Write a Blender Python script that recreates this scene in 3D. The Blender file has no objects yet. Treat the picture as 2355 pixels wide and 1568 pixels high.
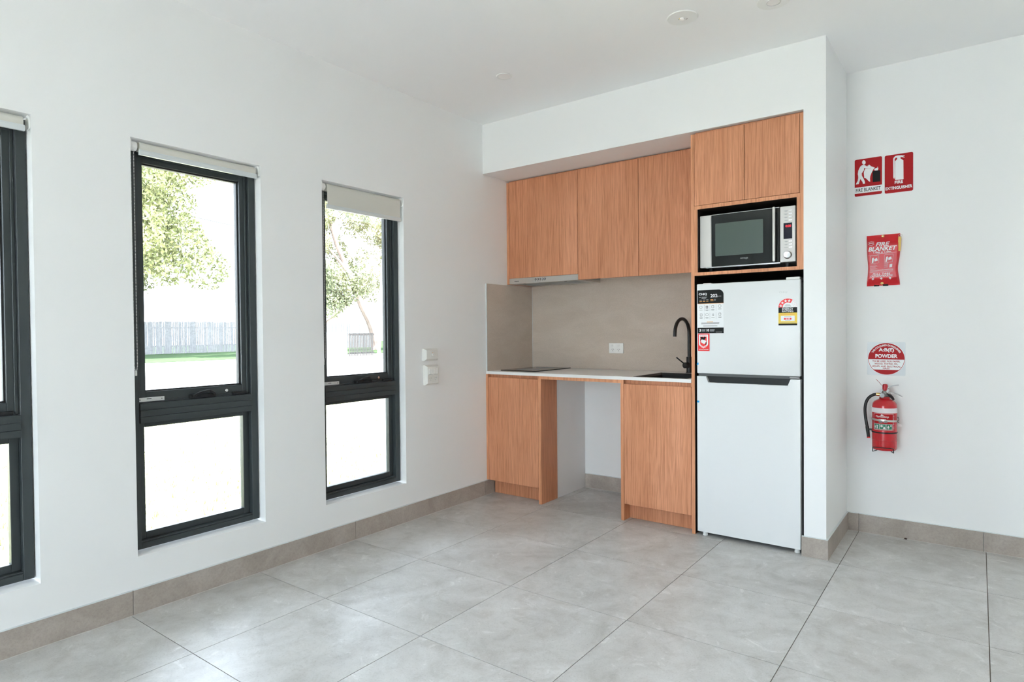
import bpy, bmesh, math, random
import numpy as np
from mathutils import Vector, Matrix

random.seed(7)
SC = bpy.context.scene
COL = SC.collection

# ------------------------------------------------------------------ camera
def look(yaw, pitch, roll):
    y, p, r = (math.radians(a) for a in (yaw, pitch, roll))
    f = Vector((-math.sin(y) * math.cos(p), math.cos(y) * math.cos(p), math.sin(p)))
    rt = Vector((math.cos(y), math.sin(y), 0.0))
    up = rt.cross(f)
    R = math.cos(r) * rt + math.sin(r) * up
    U = -math.sin(r) * rt + math.cos(r) * up
    return Matrix((R, U, -f)).transposed().to_4x4()

cd = bpy.data.cameras.new('camera')
cam = bpy.data.objects.new('camera', cd)
COL.objects.link(cam)
cam.matrix_world = Matrix.Translation((2.8706, -3.5162, 1.1888)) @ look(36.6928, -0.9219, -0.5017)
cd.sensor_width = 36.0
cd.lens = 36.0 * 1439.7141 / 2355.0
cd.clip_start = 0.05
cd.clip_end = 500
SC.camera = cam

# ------------------------------------------------------------------ view, world, sun
SC.view_settings.view_transform = 'Standard'
SC.view_settings.look = 'None'
SC.view_settings.gamma = 1.0
SC.view_settings.use_curve_mapping = False
SC.view_settings.exposure = 2.90

SC.cycles.max_bounces = 24
SC.cycles.diffuse_bounces = 16
SC.cycles.glossy_bounces = 6
SC.cycles.transparent_max_bounces = 16

SUN_DIR = Vector((0.13, -0.61, 0.78)).normalized()
SKY_STRENGTH = 3.0
SUN_STRENGTH = 9.5

w = bpy.data.worlds.new('world')
SC.world = w
w.use_nodes = True
nt = w.node_tree
nt.nodes.clear()
out = nt.nodes.new('ShaderNodeOutputWorld')
bg = nt.nodes.new('ShaderNodeBackground')
mixc = nt.nodes.new('ShaderNodeMixRGB')
sky = nt.nodes.new('ShaderNodeTexSky')
sky.sky_type = 'HOSEK_WILKIE'
sky.turbidity = 4.0
sky.ground_albedo = 0.4
sky.sun_direction = SUN_DIR
mixc.inputs['Fac'].default_value = 0.65           # thin bright haze over the blue
mixc.inputs['Color2'].default_value = (0.91, 1.0, 1.14, 1)
nt.links.new(sky.outputs['Color'], mixc.inputs['Color1'])
nt.links.new(mixc.outputs['Color'], bg.inputs['Color'])
bg.inputs['Strength'].default_value = SKY_STRENGTH
nt.links.new(bg.outputs['Background'], out.inputs['Surface'])

sd = bpy.data.lights.new('sun', 'SUN')
sd.energy = SUN_STRENGTH
sd.angle = math.radians(0.8)
sd.color = (1.0, 0.965, 0.91)
sun = bpy.data.objects.new('sun', sd)
COL.objects.link(sun)
sun.rotation_euler = SUN_DIR.to_track_quat('Z', 'Y').to_euler()
sun.location = (4, 6, 12)

# ------------------------------------------------------------------ key dimensions (metres)
H = 2.672          # ceiling
ZB = 2.321         # underside of the bulkhead
RY = 0.614         # back of the kitchen recess
DY = 0.616         # back of the side niche
XA = 2.142         # right side of the recess
XC = 2.248         # right side of the pier
FY = 0.015         # cabinet fronts
UY = 0.282         # wall cabinet fronts
XR, YR = 5.6, -6.3 # right and rear walls
WT, WB = 2.022, 0.240
WINS = [(-3.290, -2.691), (-2.346, -1.749), (-1.386, -0.783)]
SIDE = (-4.9, -3.62, 2.45)  # unseen glazed doors, added in the window wall for daylight: y0, y1, head
DOOR = (0.9, 2.5, 2.45)   # unseen rear glazed doors, added for daylight: x0, x1, head
SK = 0.1045        # skirting height
GZ = -0.15         # ground outside

def portal(loc, rot, sx, sy):
    l = bpy.data.lights.new('daylight_portal', 'AREA')
    l.shape = 'RECTANGLE'
    l.size, l.size_y = sx, sy
    l.cycles.is_portal = True
    o = bpy.data.objects.new('daylight_portal', l)
    o.location = loc
    o.rotation_euler = rot
    COL.objects.link(o)

for a, b in WINS:
    portal((-0.21, (a + b) / 2, (WT + WB) / 2), (0, -math.pi / 2, 0), WT - WB, b - a)
portal(((DOOR[0] + DOOR[1]) / 2, YR - 0.21, DOOR[2] / 2), (math.pi / 2, 0, 0), DOOR[1] - DOOR[0], DOOR[2])

portal((-0.21, (SIDE[0] + SIDE[1]) / 2, SIDE[2] / 2), (0, -math.pi / 2, 0), SIDE[2], SIDE[1] - SIDE[0])

# ------------------------------------------------------------------ helpers
class MB:
    def __init__(s):
        s.bm = bmesh.new()

    def box(s, x0, x1, y0, y1, z0, z1, bev=0.0, seg=2):
        m = Matrix.Translation(((x0 + x1) / 2, (y0 + y1) / 2, (z0 + z1) / 2)) @ Matrix.Diagonal((abs(x1 - x0), abs(y1 - y0), abs(z1 - z0), 1))
        r = bmesh.ops.create_cube(s.bm, size=1.0, matrix=m)
        if bev > 0:
            es = list({e for v in r['verts'] for e in v.link_edges})
            bmesh.ops.bevel(s.bm, geom=es, offset=bev, segments=seg, affect='EDGES', profile=0.5)
        return s

    def obox(s, c, ax, ay, az, bev=0.0):
        """box with centre c and half-axis vectors"""
        m = Matrix((Vector(ax) * 2, Vector(ay) * 2, Vector(az) * 2)).transposed().to_4x4()
        m = Matrix.Translation(c) @ m
        r = bmesh.ops.create_cube(s.bm, size=1.0, matrix=m)
        if bev > 0:
            es = list({e for v in r['verts'] for e in v.link_edges})
            bmesh.ops.bevel(s.bm, geom=es, offset=bev, segments=2, affect='EDGES')
        return s

    def cyl(s, p0, p1, r0, r1=None, n=24, bev=0.0):
        p0, p1 = Vector(p0), Vector(p1)
        r1 = r0 if r1 is None else r1
        d = (p1 - p0)
        q = d.to_track_quat('Z', 'Y').to_matrix()
        def ring(p, r):
            return [s.bm.verts.new(p + q @ Vector((r * math.cos(2 * math.pi * i / n), r * math.sin(2 * math.pi * i / n), 0))) for i in range(n)]
        L = d.length
        if bev > 0:
            u = d.normalized()
            rs = [ring(p0, r0 - bev), ring(p0 + u * bev, r0), ring(p1 - u * bev, r1), ring(p1, r1 - bev)]
        else:
            rs = [ring(p0, r0), ring(p1, r1)]
        for a, b in zip(rs[:-1], rs[1:]):
            for i in range(n):
                s.bm.faces.new((a[i], a[(i + 1) % n], b[(i + 1) % n], b[i]))
        s.bm.faces.new(list(reversed(rs[0])))
        s.bm.faces.new(rs[-1])
        return s

    def tube(s, pts, r, n=10, caps=True):
        pts = [Vector(p) for p in pts]
        rr = r if isinstance(r, (list, tuple)) else [r] * len(pts)
        t0 = (pts[1] - pts[0]).normalized()
        ref = Vector((0, 0, 1)) if abs(t0.z) < 0.9 else Vector((1, 0, 0))
        nrm = (ref - t0 * ref.dot(t0)).normalized()
        rings = []
        for i, p in enumerate(pts):
            if i == 0: t = t0
            elif i == len(pts) - 1: t = (pts[i] - pts[i - 1]).normalized()
            else: t = ((pts[i + 1] - p).normalized() + (p - pts[i - 1]).normalized()).normalized()
            nrm = (nrm - t * nrm.dot(t)).normalized()
            b = t.cross(nrm)
            rings.append([s.bm.verts.new(p + rr[i] * (math.cos(2 * math.pi * k / n) * nrm + math.sin(2 * math.pi * k / n) * b)) for k in range(n)])
        for a, b in zip(rings[:-1], rings[1:]):
            for i in range(n):
                s.bm.faces.new((a[i], a[(i + 1) % n], b[(i + 1) % n], b[i]))
        if caps:
            s.bm.faces.new(list(reversed(rings[0])))
            s.bm.faces.new(rings[-1])
        return s

    def lathe(s, prof, c, n=40, axis='Z'):
        c = Vector(c)
        rings = []
        for r, h in prof:
            ring = []
            for i in range(n):
                a = 2 * math.pi * i / n
                if axis == 'Z': v = Vector((r * math.cos(a), r * math.sin(a), h))
                elif axis == 'Y': v = Vector((r * math.cos(a), h, r * math.sin(a)))
                else: v = Vector((h, r * math.cos(a), r * math.sin(a)))
                ring.append(s.bm.verts.new(c + v))
            rings.append(ring)
        for a, b in zip(rings[:-1], rings[1:]):
            for i in range(n):
                s.bm.faces.new((a[i], a[(i + 1) % n], b[(i + 1) % n], b[i]))
        s.bm.faces.new(list(reversed(rings[0])))
        s.bm.faces.new(rings[-1])
        return s

    def prism(s, pts, f, d0, d1):
        """outline of (u,v) points extruded between depths d0 and d1, placed by f(u,v,d)"""
        a = [s.bm.verts.new(f(u, v, d0)) for u, v in pts]
        b = [s.bm.verts.new(f(u, v, d1)) for u, v in pts]
        n = len(pts)
        s.bm.faces.new(a)
        s.bm.faces.new(list(reversed(b)))
        for i in range(n):
            s.bm.faces.new((a[i], b[i], b[(i + 1) % n], a[(i + 1) % n]))
        return s

    def flat(s, verts, faces, f):
        vs = [s.bm.verts.new(f(*v)) for v in verts]
        for fc in faces:
            try: s.bm.faces.new([vs[i] for i in fc])
            except ValueError: pass
        return s

    def ico(s, c, r, sub=1, sc=(1, 1, 1)):
        m = Matrix.Translation(c) @ Matrix.Diagonal((sc[0], sc[1], sc[2], 1))
        bmesh.ops.create_icosphere(s.bm, subdivisions=sub, radius=r, matrix=m)
        return s

    def mesh(s, name, org, smooth=False, fix=True):
        if fix: bmesh.ops.recalc_face_normals(s.bm, faces=s.bm.faces)
        bmesh.ops.translate(s.bm, verts=s.bm.verts, vec=-Vector(org))
        me = bpy.data.meshes.new(name)
        s.bm.to_mesh(me)
        s.bm.free()
        if smooth:
            me.polygons.foreach_set('use_smooth', [True] * len(me.polygons))
            me.set_sharp_from_angle(angle=math.radians(38))
        return me

ORG = {}
def thing(name, label, cat, loc, group=None, kind=None):
    o = bpy.data.objects.new(name, None)
    o.empty_display_size = 0.1
    o.location = loc
    COL.objects.link(o)
    ORG[o.name] = Vector(loc)
    tag(o, label, cat, group, kind)
    return o

def tag(o, label=None, cat=None, group=None, kind=None):
    if label: o['label'] = label
    if cat: o['category'] = cat
    if group: o['group'] = group
    if kind: o['kind'] = kind
    return o

def part(name, mb, mat, parent, label=None, smooth=False, fix=True, kind=None):
    org = ORG[parent.name]
    me = mb.mesh(name, org, smooth, fix)
    me.materials.append(mat)
    o = bpy.data.objects.new(name, me)
    COL.objects.link(o)
    o.parent = parent
    ORG[o.name] = org
    if label: o['label'] = label
    if name.endswith(('print', 'lettering', 'marks', 'slots', 'pictogram')): kind = 'stuff'   # flat print, too small to pick apart
    if kind: o['kind'] = kind
    return o

def single(name, mb, mat, loc, label=None, cat=None, group=None, kind=None, smooth=False):
    me = mb.mesh(name, loc, smooth)
    me.materials.append(mat)
    o = bpy.data.objects.new(name, me)
    o.location = loc
    COL.objects.link(o)
    ORG[o.name] = Vector(loc)
    return tag(o, label, cat, group, kind)

# ------------------------------------------------------------------ text
def text2d(s, bold=0.0, shear=0.0, spacing=1.0):
    c = bpy.data.curves.new('t', 'FONT')
    c.body = s
    c.size = 1.0
    c.offset = bold
    c.shear = shear
    c.space_character = spacing
    c.resolution_u = 3
    o = bpy.data.objects.new('t', c)
    COL.objects.link(o)
    dg = bpy.context.evaluated_depsgraph_get()
    ev = o.evaluated_get(dg)
    me = ev.to_mesh()
    vs = [(v.co.x, v.co.y) for v in me.vertices]
    fs = [tuple(p.vertices) for p in me.polygons]
    ev.to_mesh_clear()
    bpy.data.objects.remove(o)
    bpy.data.curves.remove(c)
    xs = [v[0] for v in vs]; ys = [v[1] for v in vs]
    x0, x1, y0, y1 = min(xs), max(xs), min(ys), max(ys)
    vs = [((x - x0) / (x1 - x0), (y - y0) / (y1 - y0)) for x, y in vs]
    return vs, fs, (x1 - x0) / (y1 - y0)

def put_text(mb, s, u0, v0, width, height, f, d, bold=0.02, shear=0.0, align='L', spacing=1.0):
    """lettering in a box; width None keeps the natural proportion"""
    vs, fs, asp = text2d(s, bold, shear, spacing)
    wd = height * asp if width is None else width
    if align == 'C': u0 = u0 - wd / 2
    if align == 'R': u0 = u0 - wd
    mb.flat([(u0 + x * wd, v0 + y * height, d) for x, y in vs], fs, f)
    return wd

def rounded(u0, u1, v0, v1, r, n=5):
    pts = []
    for cx, cy, a0 in ((u1 - r, v0 + r, -90), (u1 - r, v1 - r, 0), (u0 + r, v1 - r, 90), (u0 + r, v0 + r, 180)):
        for i in range(n + 1):
            a = math.radians(a0 + 90 * i / n)
            pts.append((cx + r * math.cos(a), cy + r * math.sin(a)))
    return pts

def disc(cx, cy, r, n=28, ry=None):
    ry = ry or r
    return [(cx + r * math.cos(2 * math.pi * i / n), cy + ry * math.sin(2 * math.pi * i / n)) for i in range(n)]

def rect(u0, u1, v0, v1):
    return [(u0, v0), (u1, v0), (u1, v1), (u0, v1)]

def onY(y):           # u -> x, v -> z, depth towards the room (-y)
    return lambda u, v, d: Vector((u, y - d, v))

# ------------------------------------------------------------------ materials
def mat(name, base=(0.8, 0.8, 0.8), rough=0.5, metal=0.0, spec=0.5, coat=0.0, emit=None, estr=1.0):
    m = bpy.data.materials.new(name)
    m.use_nodes = True
    b = m.node_tree.nodes['Principled BSDF']
    b.inputs['Base Color'].default_value = (*base, 1)
    b.inputs['Roughness'].default_value = rough
    b.inputs['Metallic'].default_value = metal
    b.inputs['Specular IOR Level'].default_value = spec
    b.inputs['Coat Weight'].default_value = coat
    if emit:
        b.inputs['Emission Color'].default_value = (*emit, 1)
        b.inputs['Emission Strength'].default_value = estr
    return m

def N(m, t, **kw):
    n = m.node_tree.nodes.new(t)
    for k, v in kw.items():
        if k in n.inputs: n.inputs[k].default_value = v
        else: setattr(n, k, v)
    return n

def L(m, a, b):
    m.node_tree.links.new(a, b)

def bsdf(m): return m.node_tree.nodes['Principled BSDF']

def coords(m, scale, jitter=True):
    tc = N(m, 'ShaderNodeTexCoord')
    mp = N(m, 'ShaderNodeMapping')
    mp.inputs['Scale'].default_value = scale
    src = tc.outputs['Object']
    if jitter:
        oi = N(m, 'ShaderNodeObjectInfo')
        mul = N(m, 'ShaderNodeVectorMath', operation='SCALE')
        cmb = N(m, 'ShaderNodeCombineXYZ')
        L(m, oi.outputs['Random'], cmb.inputs[0]); L(m, oi.outputs['Random'], cmb.inputs[1]); L(m, oi.outputs['Random'], cmb.inputs[2])
        L(m, cmb.outputs[0], mul.inputs[0])
        mul.inputs['Scale'].default_value = 37.0
        add = N(m, 'ShaderNodeVectorMath', operation='ADD')
        L(m, src, add.inputs[0]); L(m, mul.outputs[0], add.inputs[1])
        src = add.outputs[0]
    L(m, src, mp.inputs['Vector'])
    return mp.outputs['Vector'], src

def noise(m, vec, scale, detail=4, rough=0.55, dist=0.0):
    n = N(m, 'ShaderNodeTexNoise')
    n.inputs['Scale'].default_value = scale
    n.inputs['Detail'].default_value = detail
    n.inputs['Roughness'].default_value = rough
    n.inputs['Distortion'].default_value = dist
    L(m, vec, n.inputs['Vector'])
    return n.outputs['Fac']

def ramp(m, fac, stops):
    r = N(m, 'ShaderNodeValToRGB')
    while len(r.color_ramp.elements) < len(stops): r.color_ramp.elements.new(0.5)
    for e, (p, c) in zip(r.color_ramp.elements, stops):
        e.position = p
        e.color = (*c, 1) if len(c) == 3 else c
    L(m, fac, r.inputs['Fac'])
    return r.outputs['Color']

def mixm(m, a, b, fac, mode='MIX'):
    x = N(m, 'ShaderNodeMixRGB', blend_type=mode)
    if isinstance(fac, float): x.inputs['Fac'].default_value = fac
    else: L(m, fac, x.inputs['Fac'])
    for sock, v in ((x.inputs['Color1'], a), (x.inputs['Color2'], b)):
        if isinstance(v, tuple): sock.default_value = (*v, 1)
        else: L(m, v, sock)
    return x.outputs['Color']

def bump(m, h, dist, strength=1.0):
    b = N(m, 'ShaderNodeBump')
    b.inputs['Distance'].default_value = dist
    b.inputs['Strength'].default_value = strength
    L(m, h, b.inputs['Height'])
    L(m, b.outputs['Normal'], bsdf(m).inputs['Normal'])

def paint(name, c, rough=0.55):
    m = mat(name, c, rough, spec=0.3)
    v, _ = coords(m, (1, 1, 1), False)
    f = noise(m, v, 260, 2)
    bump(m, f, 0.0004, 0.25)
    return m

M = {}
M['wall'] = paint('wall_paint', (0.82, 0.825, 0.825))
M['ceil'] = paint('ceiling_paint', (0.90, 0.90, 0.90), 0.7)

def wood(name, hue=(0.99, 0.875, 0.875)):
    m = mat(name, rough=0.42, spec=0.35)
    v, raw = coords(m, (1, 1, 1))
    def stretched(sx, sz):
        mp = N(m, 'ShaderNodeMapping')
        mp.inputs['Scale'].default_value = (sx, sx, sz)
        L(m, raw, mp.inputs['Vector'])
        return mp.outputs['Vector']
    k = lambda c: tuple(a * b for a, b in zip(c, hue))
    broad = noise(m, stretched(6, 0.8), 1.0, 3, 0.5, 0.6)
    col = ramp(m, broad, [(0.30, k((0.60, 0.29, 0.150))), (0.5, k((0.66, 0.335, 0.180))), (0.72, k((0.72, 0.38, 0.215)))])
    grain = noise(m, stretched(120, 2.4), 1.0, 5, 0.65, 0.5)
    g = ramp(m, grain, [(0.33, (0.71, 0.63, 0.56)), (0.50, (0.99, 0.98, 0.97)), (0.70, (1.07, 1.08, 1.09))])
    col = mixm(m, col, g, 0.8, 'MULTIPLY')
    fine = noise(m, stretched(420, 8), 1.0, 2, 0.5)
    g2 = ramp(m, fine, [(0.36, (0.72, 0.64, 0.58)), (0.50, (1, 1, 1))])
    col = mixm(m, col, g2, 0.7, 'MULTIPLY')
    # cathedral figure
    cath = noise(m, stretched(6, 0.35), 1.0, 1, 0.4, 0.3)
    wv = N(m, 'ShaderNodeMath', operation='SINE')
    ml = N(m, 'ShaderNodeMath', operation='MULTIPLY')
    ml.inputs[1].default_value = 150
    L(m, cath, ml.inputs[0]); L(m, ml.outputs[0], wv.inputs[0])
    g3 = ramp(m, wv.outputs[0], [(0.0, (0.86, 0.80, 0.75)), (0.5, (1, 1, 1))])
    col = mixm(m, col, g3, 0.3, 'MULTIPLY')
    L(m, col, bsdf(m).inputs['Base Color'])
    bump(m, fine, 0.0003, 0.3)
    return m
M['wood'] = wood('oak_laminate')
M['edge'] = wood('oak_edging', (1.08, 0.99, 0.98))

def stone(name, c0, c1, c2, rough=0.42, streak=True, sc=1.0):
    m = mat(name, rough=rough, spec=0.45)
    v, raw = coords(m, (1, 1, 1))
    big = noise(m, v, 3.2 * sc, 6, 0.62, 0.7)
    col = ramp(m, big, [(0.28, c0), (0.5, c1), (0.74, c2)])
    sm = noise(m, v, 45 * sc, 5, 0.7)
    g = ramp(m, sm, [(0.32, (0.84, 0.835, 0.83)), (0.55, (1, 1, 1)), (0.75, (1.06, 1.06, 1.06))])
    col = mixm(m, col, g, 0.8, 'MULTIPLY')
    if streak:
        st = noise(m, v, 9 * sc, 8, 0.68, 1.8)
        g3 = ramp(m, st, [(0.57, (0, 0, 0)), (0.66, (0.085, 0.085, 0.085))])
        col = mixm(m, col, g3, 1.0, 'ADD')
    vo = noise(m, v, 160 * sc, 2, 0.5)
    g4 = ramp(m, vo, [(0.26, (0.72, 0.71, 0.70)), (0.36, (1, 1, 1))])
    col = mixm(m, col, g4, 0.7, 'MULTIPLY')
    L(m, col, bsdf(m).inputs['Base Color'])
    rr = N(m, 'ShaderNodeMapRange')
    rr.inputs['To Min'].default_value = rough - 0.06
    rr.inputs['To Max'].default_value = rough + 0.1
    L(m, sm, rr.inputs['Value'])
    L(m, rr.outputs[0], bsdf(m).inputs['Roughness'])
    bump(m, sm, 0.0006, 0.15)
    return m
def tile_mat():
    m = mat('floor_stone', rough=0.38, spec=0.45)
    v, raw = coords(m, (1, 1, 1))
    big = noise(m, v, 2.6, 7, 0.66, 0.9)
    col = ramp(m, big, [(0.26, (0.385, 0.375, 0.36)), (0.44, (0.485, 0.478, 0.465)), (0.56, (0.535, 0.53, 0.52)), (0.76, (0.62, 0.617, 0.61))])
    cl = noise(m, v, 11, 6, 0.7, 0.6)
    g = ramp(m, cl, [(0.32, (0.80, 0.79, 0.775)), (0.5, (1, 1, 1)), (0.70, (1.10, 1.10, 1.10))])
    col = mixm(m, col, g, 0.75, 'MULTIPLY')
    fine = noise(m, v, 150, 4, 0.7)
    g2 = ramp(m, fine, [(0.28, (0.70, 0.685, 0.67)), (0.44, (1, 1, 1)), (0.75, (1.06, 1.06, 1.06))])
    col = mixm(m, col, g2, 0.75, 'MULTIPLY')
    st = noise(m, v, 6.5, 9, 0.72, 2.2)
    col = mixm(m, col, ramp(m, st, [(0.57, (0, 0, 0)), (0.68, (0.12, 0.12, 0.12))]), 1.0, 'ADD')
    L(m, col, bsdf(m).inputs['Base Color'])
    rr = N(m, 'ShaderNodeMapRange')
    rr.inputs['To Min'].default_value = 0.30
    rr.inputs['To Max'].default_value = 0.48
    L(m, cl, rr.inputs['Value'])
    L(m, rr.outputs[0], bsdf(m).inputs['Roughness'])
    bump(m, fine, 0.0005, 0.12)
    return m
M['tile'] = tile_mat()
M['skirt'] = stone('skirting_stone', (0.335, 0.29, 0.255), (0.40, 0.35, 0.31), (0.47, 0.42, 0.38), 0.5, False, 2.0)
M['grout'] = mat('grout', (0.16, 0.13, 0.105), 0.9)
M['caulk'] = mat('light_grout', (0.58, 0.56, 0.53), 0.8)

def splash_mat():
    m = mat('splashback_stone', rough=0.5, spec=0.35)
    v, raw = coords(m, (1, 1, 1))
    mp = N(m, 'ShaderNodeMapping')
    mp.inputs['Scale'].default_value = (3.0, 3.0, 8)
    L(m, raw, mp.inputs['Vector'])
    a = noise(m, mp.outputs['Vector'], 1.0, 6, 0.65, 0.4)
    col = ramp(m, a, [(0.3, (0.52, 0.435, 0.365)), (0.52, (0.565, 0.48, 0.41)), (0.75, (0.61, 0.525, 0.455))])
    b_ = noise(m, v, 220, 3, 0.6)
    g = ramp(m, b_, [(0.35, (0.88, 0.88, 0.88)), (0.6, (1.03, 1.03, 1.03))])
    col = mixm(m, col, g, 0.7, 'MULTIPLY')
    L(m, col, bsdf(m).inputs['Base Color'])
    return m
M['splash'] = splash_mat()

def brushed(name, c, rough=0.32, sc=(4, 4, 300)):
    m = mat(name, c, rough, 1.0)
    v, raw = coords(m, sc)
    a = noise(m, v, 1.0, 3, 0.6)
    rr = N(m, 'ShaderNodeMapRange')
    rr.inputs['To Min'].default_value = rough - 0.08
    rr.inputs['To Max'].default_value = rough + 0.12
    L(m, a, rr.inputs['Value'])
    L(m, rr.outputs[0], bsdf(m).inputs['Roughness'])
    return m
M['steel'] = brushed('brushed_steel', (0.62, 0.60, 0.57))
M['chrome'] = mat('chrome', (0.72, 0.72, 0.72), 0.2, 1.0)
M['lever'] = mat('plated_steel', (0.24, 0.23, 0.225), 0.42, 0.9)
M['silver'] = mat('silver_paint', (0.62, 0.60, 0.575), 0.42, 0.25)
M['filter'] = mat('hood_filter', (0.42, 0.44, 0.45), 0.4, 0.8)

def speckled(name, c, rough, amt=0.5, sc=400, spec=0.4):
    m = mat(name, c, rough, spec=spec)
    v, _ = coords(m, (1, 1, 1), False)
    a = noise(m, v, sc, 2)
    bump(m, a, 0.0003, amt)
    return m
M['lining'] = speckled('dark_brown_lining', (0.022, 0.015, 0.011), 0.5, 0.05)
M['gate'] = speckled('grey_gate_paint', (0.034, 0.033, 0.033), 0.7, 0.1, spec=0.1)
M['frame'] = speckled('charcoal_powder_coat', (0.036, 0.044, 0.046), 0.38, 0.2)
M['gasket'] = mat('black_rubber', (0.012, 0.012, 0.012), 0.6)
M['white'] = speckled('white_plastic', (0.82, 0.82, 0.80), 0.35, 0.05)
M['cream'] = speckled('off_white_plastic', (0.74, 0.735, 0.70), 0.4, 0.05)
M['hem'] = mat('anodised_hem', (0.66, 0.70, 0.71), 0.4, 0.3)
M['bench'] = speckled('white_stone_top', (0.80, 0.79, 0.775), 0.3, 0.02)
M['mel'] = speckled('white_melamine', (0.78, 0.79, 0.79), 0.45, 0.05)
M['fridge'] = speckled('fridge_white', (0.725, 0.735, 0.74), 0.3, 0.06, 150)
M['fbody'] = speckled('fridge_grey', (0.085, 0.09, 0.09), 0.5, 0.1)
M['dark'] = mat('dark_plastic', (0.016, 0.017, 0.018), 0.45, spec=0.3)
M['matt'] = mat('matt_black', (0.012, 0.012, 0.012), 0.38, 0.0, 0.5)
M['sink'] = speckled('black_granite', (0.013, 0.013, 0.014), 0.42, 0.1)
M['glassk'] = mat('black_glass', (0.006, 0.006, 0.007), 0.1, spec=0.3)
M['bglass'] = mat('black_door_glass', (0.010, 0.012, 0.012), 0.12)
M['mwin'] = mat('oven_window', (0.055, 0.085, 0.07), 0.22, 0.0, 0.8)
M['disp'] = mat('display_glass', (0.012, 0.012, 0.025), 0.1)
M['led'] = mat('red_led', (0.6, 0.01, 0.02), 0.4, emit=(1.0, 0.012, 0.03), estr=0.16)
M['black'] = mat('black_print', (0.010, 0.010, 0.010), 0.55, spec=0.2)
M['grey'] = mat('grey_print', (0.30, 0.31, 0.32), 0.5)
M['lgrey'] = mat('light_grey_print', (0.60, 0.61, 0.61), 0.5)
M['wprint'] = mat('white_print', (0.80, 0.81, 0.82), 0.45)
M['red'] = mat('sign_red', (0.40, 0.002, 0.006), 0.5, spec=0.25)
M['brightred'] = mat('bright_red_print', (0.82, 0.02, 0.025), 0.4)
M['yellow'] = mat('yellow_print', (0.80, 0.55, 0.05), 0.45)
M['orange'] = mat('orange_print', (0.72, 0.33, 0.08), 0.5)
M['bluetape'] = mat('blue_tape', (0.01, 0.32, 0.68), 0.5)
M['green'] = mat('green_print', (0.012, 0.17, 0.09), 0.4)
M['pouch'] = speckled('red_vinyl', (0.58, 0.012, 0.02), 0.3, 0.5, 45)
M['extred'] = mat('extinguisher_red', (0.52, 0.008, 0.016), 0.22, 0.0, 0.5, 0.4)
M['redcap'] = mat('red_plastic', (0.40, 0.01, 0.018), 0.35)
M['hose'] = mat('black_hose', (0.012, 0.012, 0.013), 0.42)
M['brass'] = mat('brass', (0.80, 0.55, 0.22), 0.25, 1.0)
M['band'] = mat('white_band', (0.74, 0.68, 0.70), 0.4)
M['sticker'] = mat('pale_sticker', (0.60, 0.63, 0.66), 0.35)
M['gold'] = mat('yellow_tag', (0.70, 0.46, 0.09), 0.45)
M['lens'] = mat('lamp_lens', (0.86, 0.83, 0.81), 0.45)
M['bug'] = mat('dark_brown', (0.035, 0.012, 0.004), 0.5)
M['tagmetal'] = mat('printed_foil', (0.66, 0.67, 0.66), 0.35, 0.3)

def glass():
    m = bpy.data.materials.new('window_glass')
    m.use_nodes = True
    t = m.node_tree
    t.nodes.clear()
    o = t.nodes.new('ShaderNodeOutputMaterial')
    mx = t.nodes.new('ShaderNodeMixShader')
    tr = t.nodes.new('ShaderNodeBsdfTransparent')
    tr.inputs['Color'].default_value = (0.955, 0.975, 0.965, 1)
    gl = t.nodes.new('ShaderNodeBsdfGlossy')
    gl.inputs['Roughness'].default_value = 0.01
    fr = t.nodes.new('ShaderNodeFresnel')
    fr.inputs['IOR'].default_value = 1.45
    t.links.new(fr.outputs[0], mx.inputs[0])
    t.links.new(tr.outputs[0], mx.inputs[1])
    t.links.new(gl.outputs[0], mx.inputs[2])
    t.links.new(mx.outputs[0], o.inputs['Surface'])
    return m
M['glass'] = glass()

def fabric():
    m = mat('blind_fabric', (0.63, 0.62, 0.57), 0.85, spec=0.15)
    v, _ = coords(m, (1, 1, 1), False)
    a = noise(m, v, 900, 2)
    bump(m, a, 0.0004, 0.4)
    return m
M['fabric'] = fabric()

def grassmat(name, c0, c1, c2):
    m = mat(name, rough=0.9, spec=0.0)
    v, _ = coords(m, (1, 1, 1), False)
    a = noise(m, v, 3.0, 8, 0.75)
    L(m, ramp(m, a, [(0.3, c0), (0.5, c1), (0.7, c2)]), bsdf(m).inputs['Base Color'])
    return m
M['lawn'] = grassmat('lawn_soil', (0.16, 0.155, 0.10), (0.22, 0.22, 0.14), (0.28, 0.275, 0.19))
M['blade'] = grassmat('grass_blade', (0.19, 0.20, 0.10), (0.26, 0.275, 0.15), (0.33, 0.33, 0.21))
M['verge'] = grassmat('verge_grass', (0.022, 0.038, 0.018), (0.032, 0.050, 0.026), (0.045, 0.062, 0.036))
M['concrete'] = stone('pale_concrete', (0.50, 0.49, 0.47), (0.56, 0.55, 0.53), (0.60, 0.59, 0.57), 0.8, False, 0.3)
M['paling'] = stone('weathered_palings', (0.10, 0.098, 0.10), (0.135, 0.132, 0.134), (0.175, 0.172, 0.172), 0.8, False, 2.0)
M['render'] = paint('white_render', (0.74, 0.73, 0.71))
M['bark'] = stone('pink_gum_bark', (0.15, 0.11, 0.092), (0.20, 0.152, 0.13), (0.25, 0.195, 0.17), 0.8, False, 1.0)
M['darkbark'] = stone('dark_bark', (0.13, 0.09, 0.07), (0.19, 0.14, 0.11), (0.26, 0.2, 0.16), 0.85, False, 1.0)

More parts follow.
